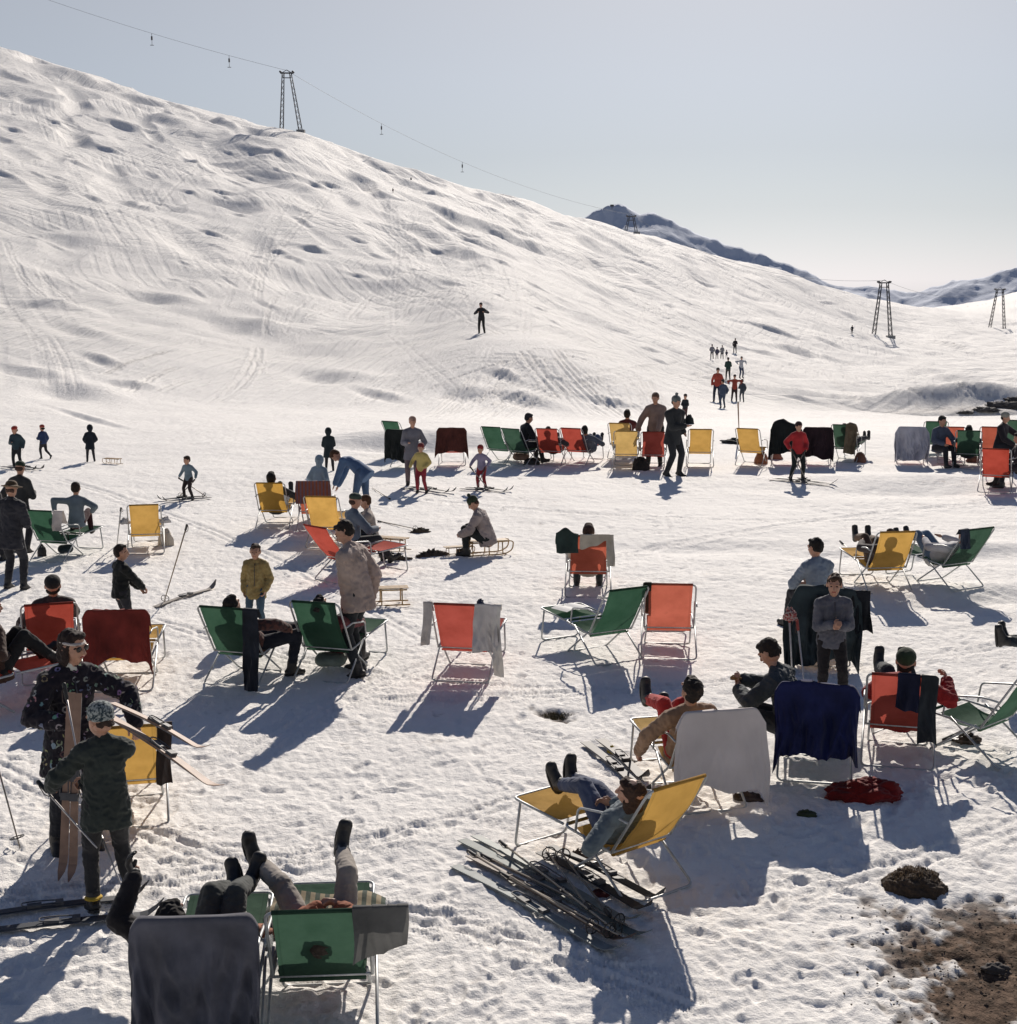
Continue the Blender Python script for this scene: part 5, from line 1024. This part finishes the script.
# right end of the far row
g1 = chair(910, 464, 6, 'orange', 'far deck chair under a white cloth at the right', foot=False, group='orange canvas deck chairs on the snow'); drape(g1, 'sheet', fabric((.50, .50, .56), .08), 'white cloth hanging over a far chair on the right', 'sheet', w=.52, back=.80, front=.1, seed=95, fold=.04)
g2 = chair(934, 457, 8, 'green', 'green deck chair mostly hidden behind the person in grey blue')
person(P(938, 466), 200, 'person in grey blue sweater sitting at the right end of the far row', h=1.66, pose=SIT, det=1, jacket=(.10, .12, .17), trousers=BLK, hair=(.01, .008, .008), pel=(0, 0, .5), bulk=1.6, headk=1.1)
g3 = chair(951, 464, 4, 'orangered', 'dark orange deck chair right of the person in grey blue', group='red canvas deck chairs on the snow'); g4 = chair(967, 469, 0, 'green', 'green deck chair of the far row near the right edge')
on(g4, 'person with dark hair seen above the right green chair', det=1, jacket=BLK, hair=(.012, .01, .008)); 
g5 = chair(991, 465, 0, 'orangered', 'orange deck chair behind the bright red one on the right', group='red canvas deck chairs on the snow')
person(P(999, 468), 230, 'person in grey woollen hat and black jacket sitting behind the bright red chair', h=1.72, pose=SIT, det=1, jacket=(.03, .025, .03), trousers=BLK, hat='beanie', hatc=(.30, .30, .26), pel=(0, 0, .58), bulk=1.6, lh=(-.2, .5, .8))
g6 = chair(994, 494, -4, 'red', 'bright red deck chair nearest to the camera at the right end', s=1.05); g7 = chair(1016, 456, 0, 'green', 'green deck chair cut off by the right edge of the picture')
person(P(1020, 488), 90, 'person in dark clothes cut off by the right edge beside the red chair', h=1.7, pose=SIT, det=1, jacket=BLK, trousers=BLK)
heap('boot', P(1000, 486), (.10, .08, .2), LEATHER, 'black boot beside the bright red chair', 'boot', 3, 12)
heap('bag', P(975, 462), (.24, .14, .18), fabric((.28, .13, .10), .3), 'reddish bag on the snow under the right green chair', 'bag', 3, 12)
# ---- skiers on the hill
hill = [(482, 334, 302, 170, 'lone dark skier standing on the open slope', (.03, .03, .035), (.03, .03, .03)),
 (685, 421, 394, 150, 'dark clad person walking behind the far chairs', (.025, .03, .035), (.10, .05, .05)),
 (717, 402, 367, 160, 'skier in orange red jacket at the left of the slope group', (.38, .07, .05), (.03, .035, .06)),
 (723, 408, 379, 20, 'skier in blue grey suit bending at the front of the slope group', (.06, .08, .13), (.04, .06, .11)),
 (734, 402, 374, 170, 'skier in red brown jacket facing the camera in the slope group', (.30, .06, .04), (.05, .03, .03)),
 (742, 402, 379, 10, 'skier in dark blue at the right of the slope group', (.05, .06, .08), (.04, .05, .07)),
 (728, 380, 357, 0, 'skier in dark green in the middle of the slope group', (.03, .06, .05), (.06, .06, .06)),
 (741, 378, 356, 200, 'skier in white jacket at the top of the slope group', (.48, .50, .54), (.05, .07, .13)),
 (712, 359, 344, 0, 'leftmost tiny skier of the upper row on the path', (.22, .22, .25), (.04, .04, .05)),
 (717, 359, 347, 0, 'tiny skier in dark blue second from the left on the path', (.08, .08, .12), (.04, .04, .05)),
 (722, 359, 345, 0, 'tiny skier in grey third from the left on the path', (.20, .20, .22), (.04, .04, .05)),
 (726.5, 358, 350, 0, 'tiny child skier fourth from the left on the path', (.05, .05, .08), (.04, .04, .05)),
 (735, 353, 338, 0, 'tiny dark skier at the right end of the path row', (.03, .025, .03), (.03, .03, .03)),
 (852, 334, 325, 0, 'tiny dark skier crossing the far right slope', (.03, .03, .04), (.03, .03, .04)),
 (393, 193, 188, 0, 'tiny dark figure high on the slope below the ridge', (.05, .04, .04), (.03, .03, .04))]
for k, (px, py, top, rz, lab, jc, tc_) in enumerate(hill):
    kw = dict(lh=(-.38, .1, 1.15), rh=(.38, .1, 1.15), le=(-1, -.2, -.3), re=(1, -.2, -.3)) if k in (7, 4) else dict(lh=(-.20, .28, 1.22), rh=(.20, .28, 1.20)) if k == 0 else {}
    stand(px, py, top, rz, lab, jacket=jc, trousers=tc_, det=0 if k else 1, cat='skier', group='skiers on the slope', bulk=1.1, lf=(-.15, 0, .085), rf=(.15, .05, .085), hat='beanie', hatc=(.05, .04, .04), **kw)
for k, (px, py, top) in enumerate(((411, 180, 176),)):
    q = P(px, py); h_ = max(.5, hgt(px, py, top)); heap('rock', q, (h_ * .22, h_ * .22, h_ * .6), plain('rock', (.08, .075, .075), .9), ['small dark rock near the ridge line', '', ''][k], 'rock', k, 10, .4)
for k, py in enumerate((401, 399)):
    pass
for k, (px) in enumerate((681, 689)): heap('rucksack', P(px, 424), (.17, .15, .34), fabric((.025, .03, .03), .2), ['left dark rucksack below the walking person on the slope', 'right dark rucksack below the walking person on the slope'][k], 'rucksack', k, 12, .15)
for k, (px, py, r_) in enumerate(((985, 411, .5), (1004, 407, .7), (966, 413, .3), (1018, 401, .55))): heap('rock', P(px, py), (r_ * 1.6, r_, r_ * .45), plain('rock', (.08, .075, .075), .9), ['wide dark rock in the gully at the right', 'largest dark rock in the gully near the right edge', 'smallest dark rock at the left end of the gully', 'dark rock in the gully cut by the right edge'][k], 'rock', k + 3, 16, .5, sharp=3)
# ---- dirt mound and grass in the thawed hole
SOIL = plain('soil', (.085, .055, .034), .95, 0, .28, 40, .03)
heap('dirt_mound', P(914, 888) + Vector((0, 0, -.03)), (.25, .22, .19), SOIL, 'brown mound of soil and dead grass on the snow', 'soil mound', 3, 70, .16, sharp=2.2)
def tufts(name, px, py, n, rx, ry, hh, c, label, seed, z=0):
    rd = random.Random(seed); mb = MB(); c0 = P(px, py)
    for k in range(n):
        a = rd.uniform(0, 6.283); r_ = math.sqrt(rd.random()); x = c0.x + math.cos(a) * rx * r_; y = c0.y + math.sin(a) * ry * r_; g = ground(x, y) - .03 + z * math.sqrt(max(0, 1 - r_ ** 2))
        h_ = hh * rd.uniform(.4, 1); dx, dy = rd.uniform(-1, 1) * h_ * .9, rd.uniform(-1, 1) * h_ * .9; w_ = .0025
        i = len(mb.v); t = rd.uniform(0, 3.14); wx, wy = math.cos(t) * w_, math.sin(t) * w_
        mb.v += [Vector((x - wx, y - wy, g)), Vector((x + wx, y + wy, g)), Vector((x + dx * .4 + wx, y + dy * .4 + wy, g + h_ * .7)), Vector((x + dx * .4 - wx, y + dy * .4 - wy, g + h_ * .7)), Vector((x + dx, y + dy, g + h_))]
        mb.f += [(i, i + 1, i + 2, i + 3), (i + 3, i + 2, i + 4)]
    o = mb.build(name, plain('dead_grass', c, .9), None, False); tag(o, label, 'grass', None, 'stuff')
tufts('dead_grass', 914, 888, 450, .22, .18, .03, (.26, .18, .10), 'dead grass on the soil mound', 4, .18)
tufts('grass', 557, 716, 500, .16, .09, .05, (.12, .10, .05), 'grass showing in the thawed hole of the snow', 5)
rd = random.Random(77); cl = MB()
for k in range(500):
    px, py = rd.gauss(975, 70), rd.gauss(965, 38)
    if k % 3 == 0: px, py = rd.uniform(850, 1040), rd.uniform(905, 1040)
    q = P(px, min(py, 1060)); r_ = rd.uniform(.003, .008) * (1.8 if rd.random() < .05 else 1); cl.ell(q + Vector((0, 0, r_ * .1)), (r_ * rd.uniform(.8, 1.5), r_, r_ * .6), n=6, m=5)
o = cl.build('soil_crumbs', SOIL); tag(o, 'scattered crumbs of soil and gravel on the thawed snow', 'gravel', None, 'stuff')
heap('stone', P(996, 968), (.09, .06, .05), plain('stone', (.07, .06, .055), .9), 'dark stone on the thawed ground at the right edge', 'stone', 4, 14, .3)
# ---- ski pile
pile = [((462, 842), (652, 948), 0, 'long dark ski with pale tail at the top of the ski pile', (.17, .21, .20)), ((475, 838), (640, 935), 0, 'grey green ski second from the top of the pile', (.24, .28, .27)),
        ((455, 868), (625, 962), 0, 'grey ski along the lower edge of the pile', (.26, .30, .30)), ((470, 858), (634, 955), 0, 'brown ski in the middle of the pile', (.13, .08, .06)),
        ((540, 858), (652, 922), .03, 'short black ski near the yellow chair legs', (.03, .03, .035)), ((550, 852), (664, 912), .03, 'short dark ski nearest to the yellow chair', (.03, .035, .04))]
for k, (a_, b_, z_, lab, c_) in enumerate(pile):
    A_, B_ = P(*a_), P(*b_); A_.z += .02 + z_; B_.z += .02 + z_ + .02 * (k % 2)
    ski(A_, B_ - A_, (.12 * (k % 2), 0, 1), lab, L=(B_ - A_).length, c=c_, group='skis lying in a pile on the snow', w=.045)
pp = [((482, 866), (628, 935)), ((500, 852), (622, 948)), ((468, 862), (600, 946)), ((590, 922), (546, 858)), ((610, 928), (560, 862)), ((500, 884), (618, 950))]
labs = ['upper pole of the ski pile', 'pole lying across the middle skis of the pile', 'lowest pole with its grip at the left end of the pile', 'pole whose basket stands up at the top of the pile', 'pole with a round basket next to the yellow chair leg', 'pole ending beside the curved ski tips']
for k, (a_, b_) in enumerate(pp):
    A_, B_ = P(*a_), P(*b_); A_.z += .09; B_.z += .07 + .02 * (k % 3); pole(A_, B_, labs[k], c=(.40, .36, .30) if k % 2 else (.28, .24, .20), group='ski poles lying in a pile', r=.009)
heap('glove', P(600, 893), (.08, .05, .045), fabric((.12, .03, .03), .2), 'maroon glove on the snow behind the ski pile', 'glove', 3, 12); heap('shoe', P(581, 856), (.08, .06, .07), LEATHER_BR, 'brown shoe between the yellow chair legs', 'shoe', 6, 14)
heap('wrapper', P(612, 752), (.05, .04, .07), fabric((.62, .43, .04)), 'small yellow wrapper between the two nearest chairs', 'wrapper', 2, 10)
for k, (a_, b_, lab) in enumerate((((585, 745), (650, 800), 'dark ski lying between the sleeper and the towel covered chair'), ((600, 742), (648, 785), 'second dark ski lying near the yellow wrapper'))):
    A_, B_ = P(*a_), P(*b_); A_.z += .03; B_.z += .03; ski(A_, B_ - A_, (0, 0, 1), lab, L=(B_ - A_).length, c=(.03, .03, .035), w=.05)
q = P(982, 748); pole(Vector((q.x - .35, q.y + .1, q.z + .05)), Vector((q.x + .35, q.y + .35, q.z + .3)), 'ski pole leaning on the green chair at the right edge', c=(.4, .4, .4)); heap('shoe', P(968, 742), (.12, .09, .10), LEATHER_BR, 'worn boots under the footrest at the right edge', 'boots', 4, 16, .5)
# ---- drag lift: pylons, cable, hangers
def pylon(px, py, d, h, spread, label, rz=0, tilt=0):
    q = pt(px, py, d); z0 = ground(q.x, q.y); q.z = z0 - .3; t = empty('lift_pylon', q, rz, label, 'lift pylon', 'lattice pylons of the ski lift')
    for sx in (-1, 1):
        mb = MB(); b = Vector((sx * spread, 0, 0)); tp = Vector((sx * spread * .38 + tilt, 0, h)); w0, w1 = .70, .40; r = .06
        cs = [Vector((-1, -1, 0)), Vector((1, -1, 0)), Vector((1, 1, 0)), Vector((-1, 1, 0))]
        pos = lambda v, c_: b + (tp - b) * v + c_ * (w0 + (w1 - w0) * v) * .5
        for c_ in cs: mb.tube([pos(0, c_), pos(1, c_)], r, 6)
        n = int(h / 1.1)
        for k in range(n):
            for i in range(4): mb.tube([pos(k / n, cs[i]), pos((k + 1) / n, cs[(i + 1) % 4])], r * .7, 5)
        mb.build('lattice_leg', DKSTEEL, t)
        MB().box(b + Vector((0, 0, .1)), (.8, .8, .35)).build('footing', plain('concrete', (.3, .3, .3), .9), t, False)
    hd_ = MB(); hd_.box((tilt, 0, h + .1), (spread * .38 + .55, .13, .13)).box((tilt, 0, h - .8), (spread * .42, .1, .08)); hd_.tube([(tilt - spread * .38 - .5, 0, h), (tilt, 0, h + .7), (tilt + spread * .38 + .5, 0, h)], .07, 6); hd_.build('crossarm', DKSTEEL, t, False)
    for sx in (-1, 1):
        for k in range(2): MB().cap((tilt + sx * (spread * .38 + .5), -.5 + k, h + .3), (tilt + sx * (spread * .38 + .5), -.42 + k, h + .3), .22, .22, n=14).build('sheave', DKSTEEL, t)
    return q + Vector((tilt, 0, h + .3 + .3))
T1 = pylon(291, 124, 298, 11.2, 1.9, 'tall lattice lift pylon on the ridge at the upper left', tilt=-.6)
T3 = pylon(882, 338, 314, 11.2, 1.8, 'lattice lift pylon on the right below the distant mountain')
T4 = pylon(997, 327, 450, 11.5, 2.2, 'smaller lattice lift pylon near the right edge', tilt=.3)
T2 = pylon(631, 229, 385, 4.2, 1.5, 'low lift pylon half hidden behind the snow ridge')
def catenary(a, b, sag, n=24): return [a + (b - a) * (k / n) - Vector((0, 0, sag * 4 * (k / n) * (1 - k / n))) for k in range(n + 1)]
T0 = pt(-40, -32, 300); mb = MB()
for a, b, s_ in ((T0, T1, 1.0), (T1, T2, 4), (T2, T3, 5), (T3, T4, 3)): mb.tube(catenary(a, b, s_), .032, 5)
CBL = plain('cable', (.42, .44, .46), .7)
o = mb.build('lift_cable', CBL); tag(o, 'thin lift cable running down the sky from the upper left', 'cable')
hl = ['leftmost hanger on the lift cable', 'second hanger from the left on the lift cable', 'hanger on the cable right of the tall pylon', 'hanger on the cable farthest right of the tall pylon']
for k, (px, c_) in enumerate(((152, 0), (229, 0), (381, 1), (462, 1))):
    a, b, s_ = ((T0, T1, 1.0), (T1, T2, 4))[c_]; best = min(catenary(a, b, s_, 400), key=lambda p_: abs(CX + F * p_.x / (p_.y * cp_ - (p_.z - CAMH) * sp_) - px))
    t = empty('lift_hanger', best, 0, hl[k] , 'lift hanger', 'drag hangers of the ski lift')
    MB().tube([(0, 0, 0), (0, 0, -2.2)], .05, 5).build('rod', CBL, t); MB().box((0, 0, -.9), (.14, .14, .35)).build('spring_box', DKSTEEL, t, False); MB().tube([(-.35, 0, -2.2), (.35, 0, -2.2)], .06, 5).build('bar', DKSTEEL, t)
# summit mast
m_ = pt(612, 205, 2480); m0 = empty('summit_mast', m_ + Vector((0, 0, -3)), 0, 'tiny mast on the top of the distant mountain', 'mast'); MB().tube([(0, 0, -4), (0, 0, 4)], .5, 6).build('post', DKSTEEL, m0); MB().box((0, 0, 2), (3, 2, 1.6)).build('hut', DKSTEEL, m0, False)
run_jobs(); clean()
